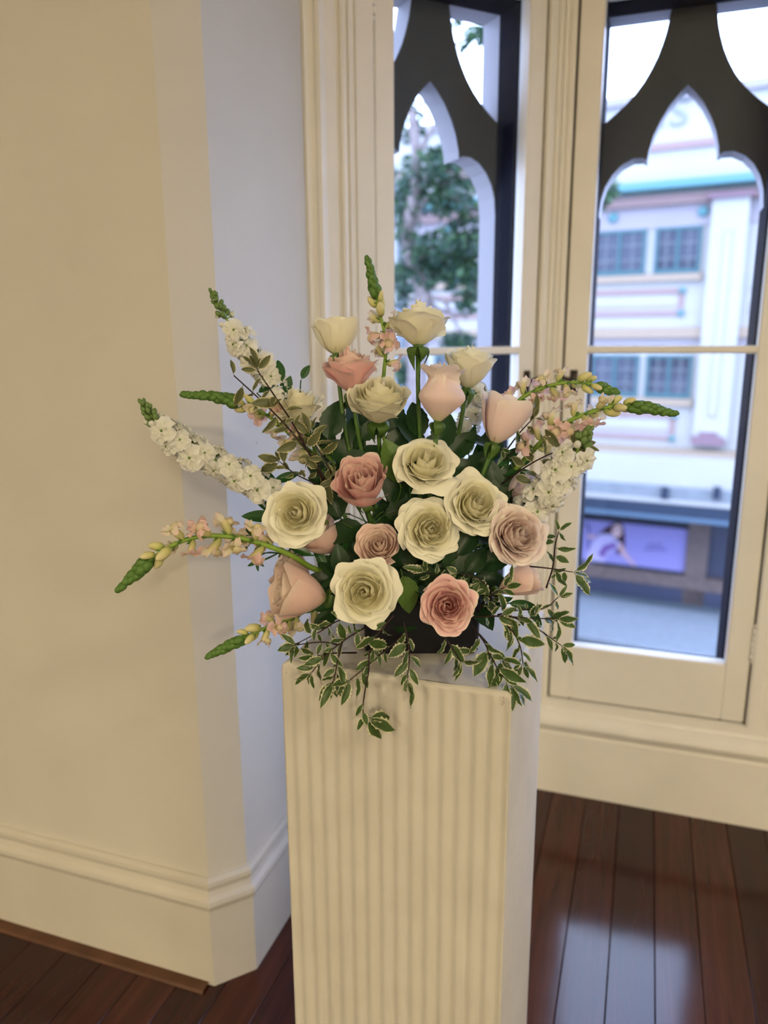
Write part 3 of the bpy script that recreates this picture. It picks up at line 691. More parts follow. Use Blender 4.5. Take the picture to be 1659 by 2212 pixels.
# ------------------------------------------------------------------ snapdragons
def floret_mesh(name, mat, seed, open_=1.0):
    """snapdragon flower along +Z, upper lip towards +Y: pouch, closed throat, two upper and three lower lobes"""
    r = random.Random(seed); mb = MB(); seg = 20
    prof = [(.07, 0, 0), (.15, .10, -.02), (.19, .28, -.02), (.19, .46, 0), (.20, .60, .01), (.21, .68, .01)]
    vs = []; uv = []
    for j, (rr, z, oy) in enumerate(prof):
        for k in range(seg):
            a = 2*math.pi*k/seg; vs.append((rr*math.cos(a)*1.1, rr*math.sin(a)*.92+oy, z)); uv.append((k/seg, j*.12))
    fs = [(j*seg+k, j*seg+(k+1) % seg, (j+1)*seg+(k+1) % seg, (j+1)*seg+k) for j in range(5) for k in range(seg)]
    mb.add(vs, fs, 0, uv)
    def lobe(a0, wd, ln, lift, back, twist):
        ph = r.uniform(0, 6)
        def fn(u, v):
            a = a0+u*wd*(1-.15*v); rad = .19+ln*v*(1-.28*abs(u)**2.2)*math.cos(lift)
            z = .66+ln*v*math.sin(lift)*(1-.2*u*u)-back*v*v*ln+.08*math.sin(u*5+ph)*v+twist*u*v*.12+.04*math.sin(u*11+ph*2)*v*v
            return (rad*math.cos(a)*1.05, rad*math.sin(a)*(1.0), z)
        n0 = len(mb.uv); mb.grid(fn, 7, 6); mb.uv[n0:] = [(x, .62+.38*y) for x, y in mb.uv[n0:]]
    k = open_
    for a0 in (55, 125): lobe(math.radians(a0), .80, lerp(.25, .52, k)*r.uniform(.85, 1.2), lerp(1.35, .95, k), .45*k, r.uniform(-2, 2))
    for a0, w_ in ((200, .58), (270, .62), (340, .58)): lobe(math.radians(a0), w_, lerp(.22, .42, k)*r.uniform(.8, 1.2), lerp(1.2, .45, k), .8*k, r.uniform(-2, 2))
    n0 = len(mb.uv)
    mb.lathe([(.17, .54), (.21, .64), (.20, .73), (.12, .80), (.01, .82)], 12, mat=Matrix.Translation((0, -.04, 0)) @ Matrix.Rotation(.2, 4, 'X') @ Matrix.Scale(1.1, 4, (1, 0, 0)))
    mb.uv[n0:] = [(.5, .56)]*(len(mb.uv)-n0)
    return mb.mesh(name, mat, True)
def bud_mesh(name, mat, seed, w_=.34, bend=.15):
    mb = MB(); seg = 9; vs = []; uv = []; P = [(.04, 0), (.75, .12), (1, .38), (.98, .62), (.78, .82), (.42, .95), (.05, 1.0)]
    for j, (rr, z) in enumerate(P):
        for k in range(seg):
            a = 2*math.pi*k/seg; vs.append((rr*w_*math.cos(a), rr*w_*math.sin(a)+bend*z*z, z)); uv.append((k/seg, z))
    fs = [(j*seg+k, j*seg+(k+1) % seg, (j+1)*seg+(k+1) % seg, (j+1)*seg+k) for j in range(6) for k in range(seg)]
    mb.add(vs, fs, 0, uv); return mb.mesh(name, mat, True)
FM = {'pink': [floret_mesh('floret', MT['snap_pink'], s) for s in (1, 2, 3)], 'cream': [floret_mesh('floret', MT['snap_cream'], s) for s in (4, 5)],
      'half': [floret_mesh('floret', MT['snap_cream'], 6, .35)],
      'yb': [bud_mesh('bud', MT['bud_yellow'], 1, .27, .25)], 'gb': [bud_mesh('bud', MT['snap_bud'], 2, .40, .2)],
      'sg': [bud_mesh('bud', MT['stock_green'], 3, .36, .1)], 'sw': [bud_mesh('bud', MT['stock_petal'], 4, .42, .0)]}
def place(root, name, me, pos, d, size, up=None):
    m = Matrix.Translation(pos-root.location) @ orient_z(d, up) @ Matrix.Scale(size, 4)
    return link(name, me, root, m)
def snapdragon(label, pts, zones, seed, size=0.026, rad=0.0046, group='snapdragons in the arrangement'):
    """pts: (px, py, offset) from container to tip; zones: (bloom start, bud start, green start) as fractions"""
    r = random.Random(seed); W = [PX(*p) for p in pts]
    an = ANCHOR+Vector((r.uniform(-.05, .05), r.uniform(-.05, .05), 0)); root = empty('snapdragon', an); tag(root, label, 'snapdragon', group)
    full = spline([an, lerp(an, W[0], .5)+Vector((0, 0, .02))]+W, 10)
    MB().tube([p-an for p in full], [lerp(rad, rad*.4, i/(len(full)-1)) for i in range(len(full))], 8).obj('stem', MT['snapstem'], root, True)
    vis = spline(W, 12); L = [0]
    for a, b in zip(vis, vis[1:]): L.append(L[-1]+(b-a).length)
    T = L[-1]
    def at(f):
        s = f*T
        for i in range(len(L)-1):
            if L[i+1] >= s: 
                q = (s-L[i])/max(1e-6, L[i+1]-L[i]); return lerp(vis[i], vis[i+1], q), (vis[i+1]-vis[i]).normalized()
        return vis[-1], (vis[-1]-vis[-2]).normalized()
    f = zones[0]; az = r.uniform(0, 6); 
    while f < 1.0:
        p, t = at(f); x = t.orthogonal().normalized(); y = t.cross(x); az += 2.4+r.uniform(-.3, .3)
        rad_ = (x*math.cos(az)+y*math.sin(az))
        upv = t
        if f < zones[1]:
            d = (rad_*1.0+t*r.uniform(.25, .6)); d = d+FWD*max(0, -d.dot(FWD))*.65; sz = size*r.uniform(1.0, 1.35)
            place(root, 'floret', r.choice(FM['pink'] if r.random() < .62 else FM['cream']), p+rad_*.003, d, sz, upv); step = size*.46
            k = 3
        elif f < zones[2]:
            d = rad_*.9+t*r.uniform(.5, 1.0); q = (f-zones[1])/max(.01, zones[2]-zones[1]); sz = size*lerp(1.15, .72, q)
            place(root, 'bud' if q > .25 else 'floret', r.choice(FM['yb'] if q > .25 else FM['half']), p+rad_*.002, d, sz, upv); step = size*lerp(.36, .22, q); k = 2
        else:
            q = (f-zones[2])/(1-zones[2]); d = rad_*lerp(.75, .22, q)+t*1.0; sz = size*lerp(.72, .40, q)*r.uniform(.9, 1.1)
            place(root, 'bud', FM['gb'][0], p+rad_*.0012, d, sz, upv); step = size*lerp(.13, .085, q); k = 0 if q > .25 else 1
        for j in range(k):
            dd = rad_*.7+t*.5+(x*math.cos(az+2+j*1.9)+y*math.sin(az+2+j*1.9))*.7
            m = Matrix.Translation(p+rad_*.002-an) @ orient(dd, t) @ Matrix.Scale(size*r.uniform(.36, .5), 4)
            link('sepal', LM['snap'][0], root, m)
        f += step/T
    p, t = at(.995); place(root, 'bud', FM['gb'][0], p-t*.004, t, size*.42)
    return root
snapdragon('topmost snapdragon spike rising upright between the upper cream roses', [(822, 905, -.01), (830, 800, -.005), (833, 740, 0), (815, 650, 0), (795, 563, 0)], (.36, .62, .76), 301, .024)
snapdragon('snapdragon spike reaching level to the pier behind the black twigs', [(700, 1000, -.02), (640, 950, 0), (570, 893, .01), (480, 860, .02), (398, 852, .03)], (.06, .52, .66), 302, .025)
snapdragon('long bowed snapdragon with its tip drooping across the pier', [(690, 1232, .05), (620, 1195, .10), (520, 1163, .12), (425, 1160, .13), (345, 1195, .14), (262, 1268, .15)], (.30, .68, .82), 303, .029, .0060)
snapdragon('short low snapdragon next to the pedestal corner', [(700, 1300, .03), (640, 1330, .07), (560, 1362, .09), (453, 1416, .11)], (.12, .52, .68), 304, .026, .0050)
snapdragon('upper snapdragon stretched out across the window latches', [(1060, 960, -.01), (1105, 880, .0), (1170, 838, .01), (1250, 826, .02), (1329, 846, .02)], (.26, .70, .85), 305, .024, .0048)
snapdragon('longest snapdragon pointing to the straight-on window', [(1075, 1060, 0), (1140, 985, .02), (1210, 920, .03), (1310, 880, .04), (1390, 880, .05), (1456, 893, .05)], (.26, .62, .76), 306, .027, .0056)

# ------------------------------------------------------------------ white stock
def stock_floret(seed, size=1.0):
    r = random.Random(seed); mb = MB()
    for ring, (np_, rr, lift, ln) in enumerate(((4, .0, .10, .62), (4, .0, .30, .52), (4, .0, .62, .36), (3, .0, .9, .25))):
        for k in range(np_):
            a0 = k*2*math.pi/np_+ring*.7+r.uniform(-.2, .2); ph = r.uniform(0, 6)
            def fn(u, v, a0=a0, lift=lift, ln=ln, ph=ph):
                w_ = ln*.62*math.sin(math.pi*(.12+.80*v)*.62)*u*(1-.1*abs(u))
                rr = ln*v*math.cos(lift)*(1-.16*u*u*v); z = .15+ln*v*math.sin(lift)*1.1+.09*math.sin(u*4.5+ph)*v-.16*v*v+.05*math.sin(u*9+ph*2)*v*v
                return (rr*math.cos(a0)-w_*math.sin(a0), rr*math.sin(a0)+w_*math.cos(a0), z)
            mb.grid(fn, 6, 5, 0)
    mb.lathe([(.05, -.3), (.11, -.15), (.12, .08), (.05, .24)], 7, 1)
    return mb.mesh('floret', [MT['stock_petal'], MT['stock_green']], True)
SF = [stock_floret(s) for s in (1, 2, 3)]
def stock(label, pts, zones, seed, size=0.026, n=26, group='white stock in the arrangement', spread=1.0):
    r = random.Random(seed); W = [PX(*p) for p in pts]
    an = ANCHOR+Vector((r.uniform(-.05, .05), r.uniform(-.05, .05), 0)); root = empty('stock_flower', an); tag(root, label, 'stock flower', group)
    full = spline([an, lerp(an, W[0], .55)+Vector((0, 0, .02))]+W, 10)
    MB().tube([p-an for p in full], [lerp(.0036, .0016, i/(len(full)-1)) for i in range(len(full))], 8).obj('stem', MT['snapstem'], root, True)
    vis = spline(W, 16); az = r.uniform(0, 6)
    for i in range(n):
        f = zones[0]+(1-zones[0])*(i/(n-1))**1.0; k = min(len(vis)-2, int(f*(len(vis)-1))); p = vis[k]; t = (vis[k+1]-vis[k]).normalized()
        x = t.orthogonal().normalized(); y = t.cross(x); az += 2.4+r.uniform(-.35, .35); rd = x*math.cos(az)+y*math.sin(az)
        if f < zones[1]:
            d = rd+t*r.uniform(-.2, .6)+camdir(r.uniform(-.3, .3), r.uniform(-.2, .4), .35)*.5; ds = size*r.uniform(.42, .62)*spread
            place(root, 'floret', r.choice(SF), p+rd*ds, d, size*r.uniform(1.0, 1.35))
        else:
            q = (f-zones[1])/(1-zones[1]); d = rd*lerp(1, .3, q)+t*lerp(.6, 1, q); ds = size*lerp(.45, .1, q)
            white = q < .45
            b = place(root, 'bud', FM['sw'][0] if white else FM['sg'][0], p+rd*ds, d, size*lerp(.48, .26, q))
            if white: 
                mb = MB().tube([(0, 0, 0), rd*ds*.6+t*ds*.2, rd*ds], .0009, 5); mb.v = [v+(p-an) for v in mb.v]; mb.obj('bud_stalk', MT['snapstem'], root, True)
                place(root, 'bud_cup', FM['sg'][0], p+rd*ds*.86, d, size*.3)
    for i in range(14):
        f = zones[1]+(1.0-zones[1])*(.25+.75*i/13)
        if f > 1: break
        k = min(len(vis)-2, int(f*(len(vis)-1))); p = lerp(vis[k], vis[k+1], f*(len(vis)-1)-k); t = (vis[k+1]-vis[k]).normalized()
        x = t.orthogonal().normalized(); y = t.cross(x); az += 2.4; rd = x*math.cos(az)+y*math.sin(az); q = i/13
        place(root, 'bud', FM['sg'][0], p+rd*size*lerp(.16, .05, q), rd*lerp(.9, .25, q)+t, size*lerp(.50, .32, q))
    return root
stock('tall white stock rising highest in front of the chamfered pier corner', [(690, 960, 0), (625, 870, .0), (560, 785, 0), (505, 715, 0), (458, 632, 0)], (.22, .78), 401, .025, 30)
stock('white stock stretching lowest and farthest across the pier', [(625, 1085, .03), (560, 1050, .06), (480, 1005, .07), (390, 955, .08), (340, 915, .08), (308, 870, .08)], (.14, .74), 402, .027, 40)
stock('white stock with dense flower cluster above the large blush rose', [(1120, 1140, .04), (1165, 1085, .08), (1205, 1040, .09), (1240, 985, .09), (1272, 930, .09)], (.10, .80), 403, .030, 28)
stock('small white stock peeping out behind the cream rose at the jamb', [(985, 1000, -.04), (1010, 920, -.04), (1025, 870, -.04), (1035, 835, -.04)], (.1, 1.1), 404, .024, 14)

# ------------------------------------------------------------------ variegated pittosporum
def sprig(label, pts, seed, nl=12, size=.026, kind='pitt', base=None, spread=1.0, tipn=3, r0=.0015, start=.15, group='variegated pittosporum sprigs', name='pittosporum_sprig', face=.75, hang=.55):
    r = random.Random(seed); W = [PX(*p) for p in pts]
    root = empty(name, W[0]); tag(root, label, 'foliage sprig', group)
    vis = spline(W, 8)
    MB().tube([p-W[0] for p in vis], [lerp(r0, r0*.5, i/(len(vis)-1)) for i in range(len(vis))], 6).obj('twig', MT['twig'], root, True)
    sd_ = 1
    for i in range(nl+tipn):
        f = start+(1-start)*min(1, i/max(1, nl-1)); k = min(len(vis)-2, int(f*(len(vis)-1))); q = f*(len(vis)-1)-k
        p = lerp(vis[k], vis[k+1], min(1, q)); t = (vis[k+1]-vis[k]).normalized()
        side = t.cross(-FWD).normalized()*sd_; sd_ = -sd_ if r.random() < .8 else sd_
        d = t*r.uniform(-.1, .9)+side*r.uniform(.15, 1.0)*spread-FWD*r.uniform(-.5, .6)+Vector((0, 0, -hang*r.uniform(0, 1.2)))
        if i >= nl: d = t*1.0+side*r.uniform(-.2, 1.2)+Vector((0, 0, r.uniform(-.5, .2)))-FWD*r.uniform(-.2, .5)
        n = (-FWD*face+UP*r.uniform(-.6, .9)+RIGHT*r.uniform(-1.0, 1.0))
        s = size*r.choice((.62, .8, .95, 1.1, 1.3))*r.uniform(.9, 1.1)
        d.normalize(); st = s*.16
        put_leaf(root, kind, p+d*st, d, n, s, r=r)
    return root
S = sprig
S('pittosporum sprig sweeping lowest to the pedestal corner under the low snapdragon', [(835, 1322, .12), (742, 1337, .15), (690, 1365, .16), (640, 1391, .17)], 501, 12, .026)
S('pittosporum sprig crossing the pedestal edge under the lowest cream rose', [(800, 1350, .13), (770, 1366, .16), (734, 1390, .18), (700, 1420, .19), (673, 1453, .195)], 502, 11, .026)
S('short pittosporum twig dropping onto the flutes near the pedestal corner', [(742, 1380, .17), (733, 1408, .19), (727, 1440, .20), (721, 1470, .205)], 503, 6, .026, tipn=4, start=.5)
S('pittosporum twig slanting from the container to the first flutes', [(870, 1372, .16), (843, 1396, .18), (803, 1430, .20), (756, 1469, .21)], 504, 8, .026, start=.35)
S('longest hanging pittosporum twig with a single leaf at its tip', [(812, 1378, .16), (798, 1412, .20), (797, 1445, .21), (788, 1495, .215), (784, 1535, .215), (793, 1552, .215)], 505, 4, .034, tipn=2, start=.7)
S('thin level pittosporum twig on the pedestal top', [(770, 1410, .14), (722, 1411, .17), (680, 1418, .19)], 506, 5, .022, tipn=2, start=.5)
S('fine pittosporum twig above the pedestal corner', [(735, 1394, .16), (695, 1387, .17), (640, 1393, .175)], 507, 6, .024, tipn=3)
S('hanging pittosporum twig in front of the container middle', [(872, 1345, .17), (882, 1385, .19), (884, 1425, .20), (880, 1466, .21)], 508, 9, .026, tipn=4)
S('small pittosporum twig under the lowest cream rose', [(850, 1330, .16), (815, 1372, .175), (808, 1400, .18)], 509, 6, .024)
S('pittosporum sprig with broad leaves hanging below the open pink rose', [(955, 1368, .17), (978, 1402, .19), (994, 1428, .205)], 510, 7, .031, tipn=4)
S('broad leaved pittosporum sprig hanging over the pedestal front corner', [(1018, 1352, .15), (1043, 1382, .18), (1062, 1420, .20), (1080, 1452, .21), (1103, 1478, .215)], 511, 10, .034, tipn=3, start=.2)
S('short pittosporum twig beside the broad leaved sprig', [(1035, 1370, .15), (1064, 1402, .18), (1082, 1424, .19)], 512, 5, .028, tipn=2, start=.4)
S('dense pittosporum sprig level from the open pink rose to the window', [(1022, 1332, .13), (1085, 1331, .15), (1140, 1335, .16), (1203, 1337, .17)], 513, 17, .024)
S('arched pittosporum sprig ending in a broad leaf before the casement', [(1085, 1325, .14), (1125, 1340, .15), (1165, 1361, .16), (1212, 1394, .165)], 514, 7, .030, tipn=3, start=.55)
S('pittosporum sprig curling up under the sideways peach bud', [(1075, 1328, .12), (1120, 1318, .14), (1175, 1314, .15), (1206, 1290, .15)], 515, 10, .022)
S('drooping pittosporum sprig at the lit pedestal edge', [(1080, 1335, .14), (1108, 1365, .16), (1124, 1398, .17), (1130, 1436, .175)], 516, 11, .027)
S('lone pittosporum twig with three leaves across the casement glass edge', [(1130, 1222, .09), (1188, 1228, .10), (1238, 1236, .10)], 517, 3, .028, tipn=3, start=.6)
S('upright fine pittosporum twig before the casement stile', [(1180, 1270, .10), (1194, 1225, .10), (1199, 1180, .10), (1207, 1148, .10)], 518, 8, .021, tipn=2)
S('pittosporum sprig between the ruffled cream rose and the open pink rose', [(985, 1270, .09), (950, 1250, .11), (920, 1236, .12)], 519, 6, .027, tipn=3)
S('pittosporum sprig above the open pink rose under the large blush rose', [(1060, 1310, .10), (1058, 1275, .11), (1030, 1248, .115), (990, 1238, .115)], 520, 9, .027, tipn=3)
S('pittosporum sprig filling the gap beneath the sideways peach bud', [(1035, 1315, .10), (1060, 1288, .12), (1090, 1268, .125)], 521, 8, .026, tipn=3)
S('upper of two long black pittosporum twigs, with leafy tip against the tall stock', [(735, 1110, .03), (692, 1028, .06), (641, 929, .08), (595, 858, .085), (556, 800, .085)], 522, 16, .027, 'pittd', r0=.0019, tipn=5, start=.1)
S('lower of two long black pittosporum twigs ending in a bare bud', [(725, 1095, .03), (686, 1007, .07), (640, 945, .08), (587, 887, .085), (505, 811, .085)], 523, 16, .027, 'pittd', r0=.0019, tipn=0, start=.1)
S('dull green pittosporum sprig above the broad outer cream rose', [(730, 1080, .03), (690, 1050, .06), (640, 1025, .07), (605, 998, .07)], 524, 12, .027, 'pittd', tipn=3)
S('pittosporum twig reaching to the dense white stock cluster', [(1085, 1045, .03), (1140, 1006, .06), (1190, 980, .07), (1240, 964, .075)], 525, 11, .029, 'pittd', tipn=2)
S('thin pittosporum twig behind the pale tulip-shaped rose', [(1085, 985, .0), (1120, 938, .02), (1152, 903, .03)], 526, 6, .028, 'pittd', tipn=2, start=.4)
S('fine dark pittosporum twig under the bowed snapdragon', [(650, 1175, .04), (600, 1170, .06), (548, 1160, .06)], 527, 9, .019, 'pitt', tipn=3)
S('pittosporum sprig rising beside the hidden blush rose', [(1060, 1060, .0), (1085, 1000, .01), (1120, 965, .02)], 528, 9, .024, 'pitt', tipn=3)
S('dull pittosporum sprig in the hollow above the salmon rose', [(735, 1075, .04), (715, 1020, .07), (690, 975, .07), (668, 940, .07)], 529, 12, .025, 'pittd', tipn=3)

# ------------------------------------------------------------------ plain green foliage
def foliage(label, base, leaves, kind, seed, name='foliage_stem', stem='stem', group='plain green foliage stems'):
    """leaves: (px, py, length_px, angle deg in the picture, o)"""
    r = random.Random(seed); B = PX(*base); root = empty(name, B); tag(root, label, 'foliage', group)
    for (x, y, ln, an, o, *kk) in leaves:
        a = math.radians(an); ctr = PX(x, y, o); dep = (ctr-CAM).dot(FWD); size = ln*dep/F
        d = camdir(math.cos(a), math.sin(a), r.uniform(-.1, .3)); p = ctr-d*size*.5
        put_leaf(root, kk[0] if kk else kind, p, d, camdir(r.uniform(-.4, .4), r.uniform(.0, .6), .8), size, r=r)
        e = p-d*size*.12
        MB().tube([q-B for q in bez(e, lerp(e, B, .4)-d*.01, B, 8)], .0011, 5).obj('petiole', MT[stem], root, True)
    return root
foliage('dark rose leaves in the hollow below the middle upper cream rose', (800, 1080, .0), [(720, 905, 90, 75, .03), (765, 945, 85, 100, .02), (735, 975, 90, 150, .03), (790, 985, 80, 40, .02), (700, 940, 70, 120, .01), (860, 950, 80, 60, .0), (830, 1000, 80, 10, .03), (760, 1000, 90, 190, .04)], 'rose', 601)
foliage('dark rose leaves around the salmon pink rose', (800, 1150, .02), [(720, 1075, 90, 110, .05), (860, 1040, 100, 70, .045), (870, 1100, 80, 20, .05), (700, 1040, 70, 160, .04), (740, 1150, 90, 200, .05), (870, 1130, 80, -30, .05), (760, 1180, 80, 130, .05)], 'rose', 602)
foliage('dark rose leaves behind the ruffled cream rose', (900, 1280, .03), [(870, 1210, 90, 110, .06), (985, 1200, 95, 80, .06), (900, 1250, 90, 200, .07), (1010, 1165, 80, 60, .06), (860, 1260, 90, 170, .08), (960, 1240, 80, 30, .06), (1030, 1210, 70, 50, .06)], 'rose', 603)
foliage('dark rose leaves behind the lowest cream rose', (760, 1330, .03), [(720, 1225, 90, 140, .06), (700, 1255, 80, 170, .06), (720, 1320, 70, 200, .09), (735, 1210, 70, 100, .07), (860, 1330, 80, -20, .08), (880, 1345, 70, 10, .09), (700, 1340, 60, 215, .09)], 'rose', 604)
foliage('dark rose leaves between the pale upright roses', (960, 1060, .0), [(900, 905, 80, 100, .02), (960, 930, 90, 80, .02), (1000, 960, 80, 50, .02), (1035, 1000, 80, 40, .02), (1000, 1010, 70, 20, .03), (890, 940, 80, 130, .02), (940, 960, 80, 60, .03)], 'rose', 605)
foliage('dark rose leaves near the hidden blush rose', (1040, 1180, .02), [(1080, 1095, 80, 20, .04), (1090, 1040, 80, 60, .02), (1060, 1030, 90, 100, .02), (1095, 1075, 70, -20, .03), (1070, 1210, 80, 20, .05), (1060, 1250, 70, -10, .05), (1040, 1280, 80, 30, .06)], 'rose', 606)
foliage('single olive green leaf beside the salmon pink rose', (850, 1090, .05), [(850, 995, 100, 105, .055)], 'light', 607)
foliage('pale green leaf hanging over the container rim', (870, 1240, .08), [(880, 1285, 85, -75, .11)], 'light', 608)
foliage('bright rounded leaf standing above the tilted cream rose', (655, 900, .02), [(660, 803, 34, 60, .02), (604, 800, 48, 105, .01), (622, 830, 38, 70, .01), (575, 838, 38, 30, .0)], 'round', 609, stem='ruscus')
foliage('glossy ruscus leaves pointing to the pier above the broad cream rose', (640, 1090, .03), [(572, 1030, 62, 130, .05), (590, 1045, 60, 110, .04), (600, 1060, 60, 150, .05), (620, 1030, 60, 20, .04)], 'ruscus', 610, stem='ruscus')
foliage('glossy ruscus leaves pointing to the pier beside the broad cream rose', (660, 1140, .03), [(572, 1092, 62, 140, .05), (560, 1115, 78, 178, .055), (600, 1085, 60, 150, .05)], 'ruscus', 611, stem='ruscus')
foliage('small dark leaves under the bowed snapdragon stem', (600, 1195, .08), [(553, 1200, 28, 60, .09), (560, 1215, 28, -40, .09), (545, 1218, 26, 200, .09), (556, 1222, 26, -90, .09), (650, 1190, 50, 160, .07), (640, 1165, 40, 120, .06)], 'ruscus', 612, stem='ruscus')
foliage('narrow green leaves behind the pale tulip-shaped rose', (1050, 1080, .0), [(1100, 985, 70, 40, .01), (1060, 1010, 80, 110, .01), (1085, 1010, 70, 60, .01), (1118, 1005, 60, 25, .01), (1030, 985, 60, 80, .0), (1050, 970, 55, 60, .0), (1135, 955, 34, 110, .02), (1020, 940, 50, 70, .0), (1120, 1020, 60, 10, .02)], 'ruscus', 613, stem='ruscus')
foliage('long green leaves under the sideways peach bud', (1060, 1320, .08), [(1130, 1306, 60, -5, .11), (1155, 1330, 55, -60, .12), (1080, 1300, 60, 20, .09)], 'ruscus', 614, stem='ruscus')
foliage('narrow green leaves beneath the peach rose near the pier', (720, 1290, .05), [(700, 1270, 60, 60, .08), (705, 1310, 55, 20, .09), (718, 1285, 60, 100, .08), (690, 1200, 60, 120, .05), (735, 1195, 60, 60, .06)], 'ruscus', 615, stem='ruscus')
foliage('large dark rose leaves at the back, seen between the stems', (900, 1180, -.06), [(885, 1070, 110, 95, -.06), (940, 1075, 110, 60, -.06), (1035, 1150, 110, 30, -.05), (1060, 960, 90, 70, -.06), (850, 900, 90, 110, -.06), (770, 900, 90, 100, -.06), (700, 1010, 110, 140, -.05), (690, 1100, 110, 170, -.05), (1010, 1060, 110, 50, -.06), (930, 990, 100, 85, -.06), (830, 1130, 110, 90, -.04), (720, 1170, 110, 150, -.04), (1090, 1180, 100, 15, -.04), (880, 1200, 110, 80, -.03)], 'rose', 616)
# ------------------------------------------------------------------ street outside
FA = math.radians(-8.0); FO = Vector((-1.1, 18.0, 0.0))
FE = Vector((math.cos(FA), math.sin(FA), 0)); FN = Vector((FE.y, -FE.x, 0))      # FN points to us
def fc(x, y, out=0.0):
    r = ray(x, y); q = FO+FN*out; t = (q-CAM).dot(FN)/r.dot(FN); p = CAM+r*t
    return (p-FO).dot(FE), p.z
B = {}
B['white'] = plain('white_render', (0.30, 0.29, 0.265), 0.8, 0.2, 0.03, 1.0)
B['lilac'] = plain('pale_lilac_render', (0.24, 0.215, 0.22), 0.8, 0.2, 0.03, 1.0)
B['pink'] = plain('dusty_pink_paint', (0.225, 0.15, 0.135), 0.8, 0.2)
B['beige'] = plain('beige_render', (0.25, 0.19, 0.135), 0.8, 0.2)
B['teal'] = plain('turquoise_paint', (0.07, 0.175, 0.18), 0.6, 0.3)
B['tealframe'] = plain('teal_window_paint', (0.02, 0.078, 0.086), 0.5, 0.4)
B['pane'] = plain('dark_reflecting_pane', (0.016, 0.022, 0.035), 0.12, 0.5)
B['mauve'] = plain('mauve_stone', (0.16, 0.10, 0.115), 0.8, 0.2)
B['letter'] = plain('grey_letter_paint', (0.19, 0.20, 0.20), 0.7, 0.2)
B['awning'] = plain('navy_awning', (0.012, 0.022, 0.04), 0.6, 0.3)
B['awnedge'] = plain('blue_awning_edge', (0.06, 0.10, 0.14), 0.6, 0.3)
B['slats'] = plain('grey_blue_slats', (0.14, 0.155, 0.165), 0.7, 0.3, 0.1, 6)
B['stone'] = plain('brown_granite', (0.11, 0.08, 0.07), 0.7, 0.3, 0.2, 10)
B['dark_blue'] = plain('dark_shopfront', (0.03, 0.035, 0.06), 0.5, 0.4)  # dark blue-grey for shop wall, step and tyres
B['asphalt'] = plain('blue_grey_pavement', (0.085, 0.105, 0.115), 0.6, 0.3, 0.12, 1.2)
B['brown'] = plain('brown_soffit', (0.30, 0.22, 0.24), 0.8, 0.2)

bl = empty('building', (FO.x, FO.y, -4.4), FA)
tag(bl, 'pale rendered building with teal windows and sign letters across the street', 'building')
ZB = -4.4
def part(name, mat, a0, a1, z0, z1, o0, o1, parent=None, bev=0.0):
    """box on the facade: o = how far it stands proud towards the street"""
    m = MB(); (m.bbox(a0, a1, -o1, -o0, z0-ZB, z1-ZB, bev) if bev else m.box(a0, a1, -o1, -o0, z0-ZB, z1-ZB))
    return m.obj(name, mat, parent or bl)
AL, AR = -14.0, 7.0
zc = lambda y, x=1400: fc(x, y)[1]
zp = fc(1480, 207)[1]; ztc0 = fc(1480, 411)[1]; ztc1 = fc(1480, 378)[1]
part('wall', B['white'], AL, AR, -1.9, zp, -6.0, 0.0)
part('parapet_cap', B['lilac'], AL, AR, zp-0.05, zp+0.12, -0.5, 0.12)
part('string_course', B['pink'], AL, AR, fc(1470, 322)[1], fc(1470, 306)[1], 0, 0.06)
part('cornice', B['teal'], AL, AR, fc(1480, 402, .5)[1], fc(1480, 385, .5)[1], 0, 0.5)
part('cornice_band', B['teal'], AL, AR, ztc0, fc(1480, 396)[1], 0, 0.34)
part('cornice_band', B['pink'], AL, AR, fc(1400, 447)[1], fc(1400, 428)[1], 0, 0.2)
part('frieze', B['lilac'], AL, AR, fc(1400, 495)[1], fc(1400, 447)[1], 0, 0.03)
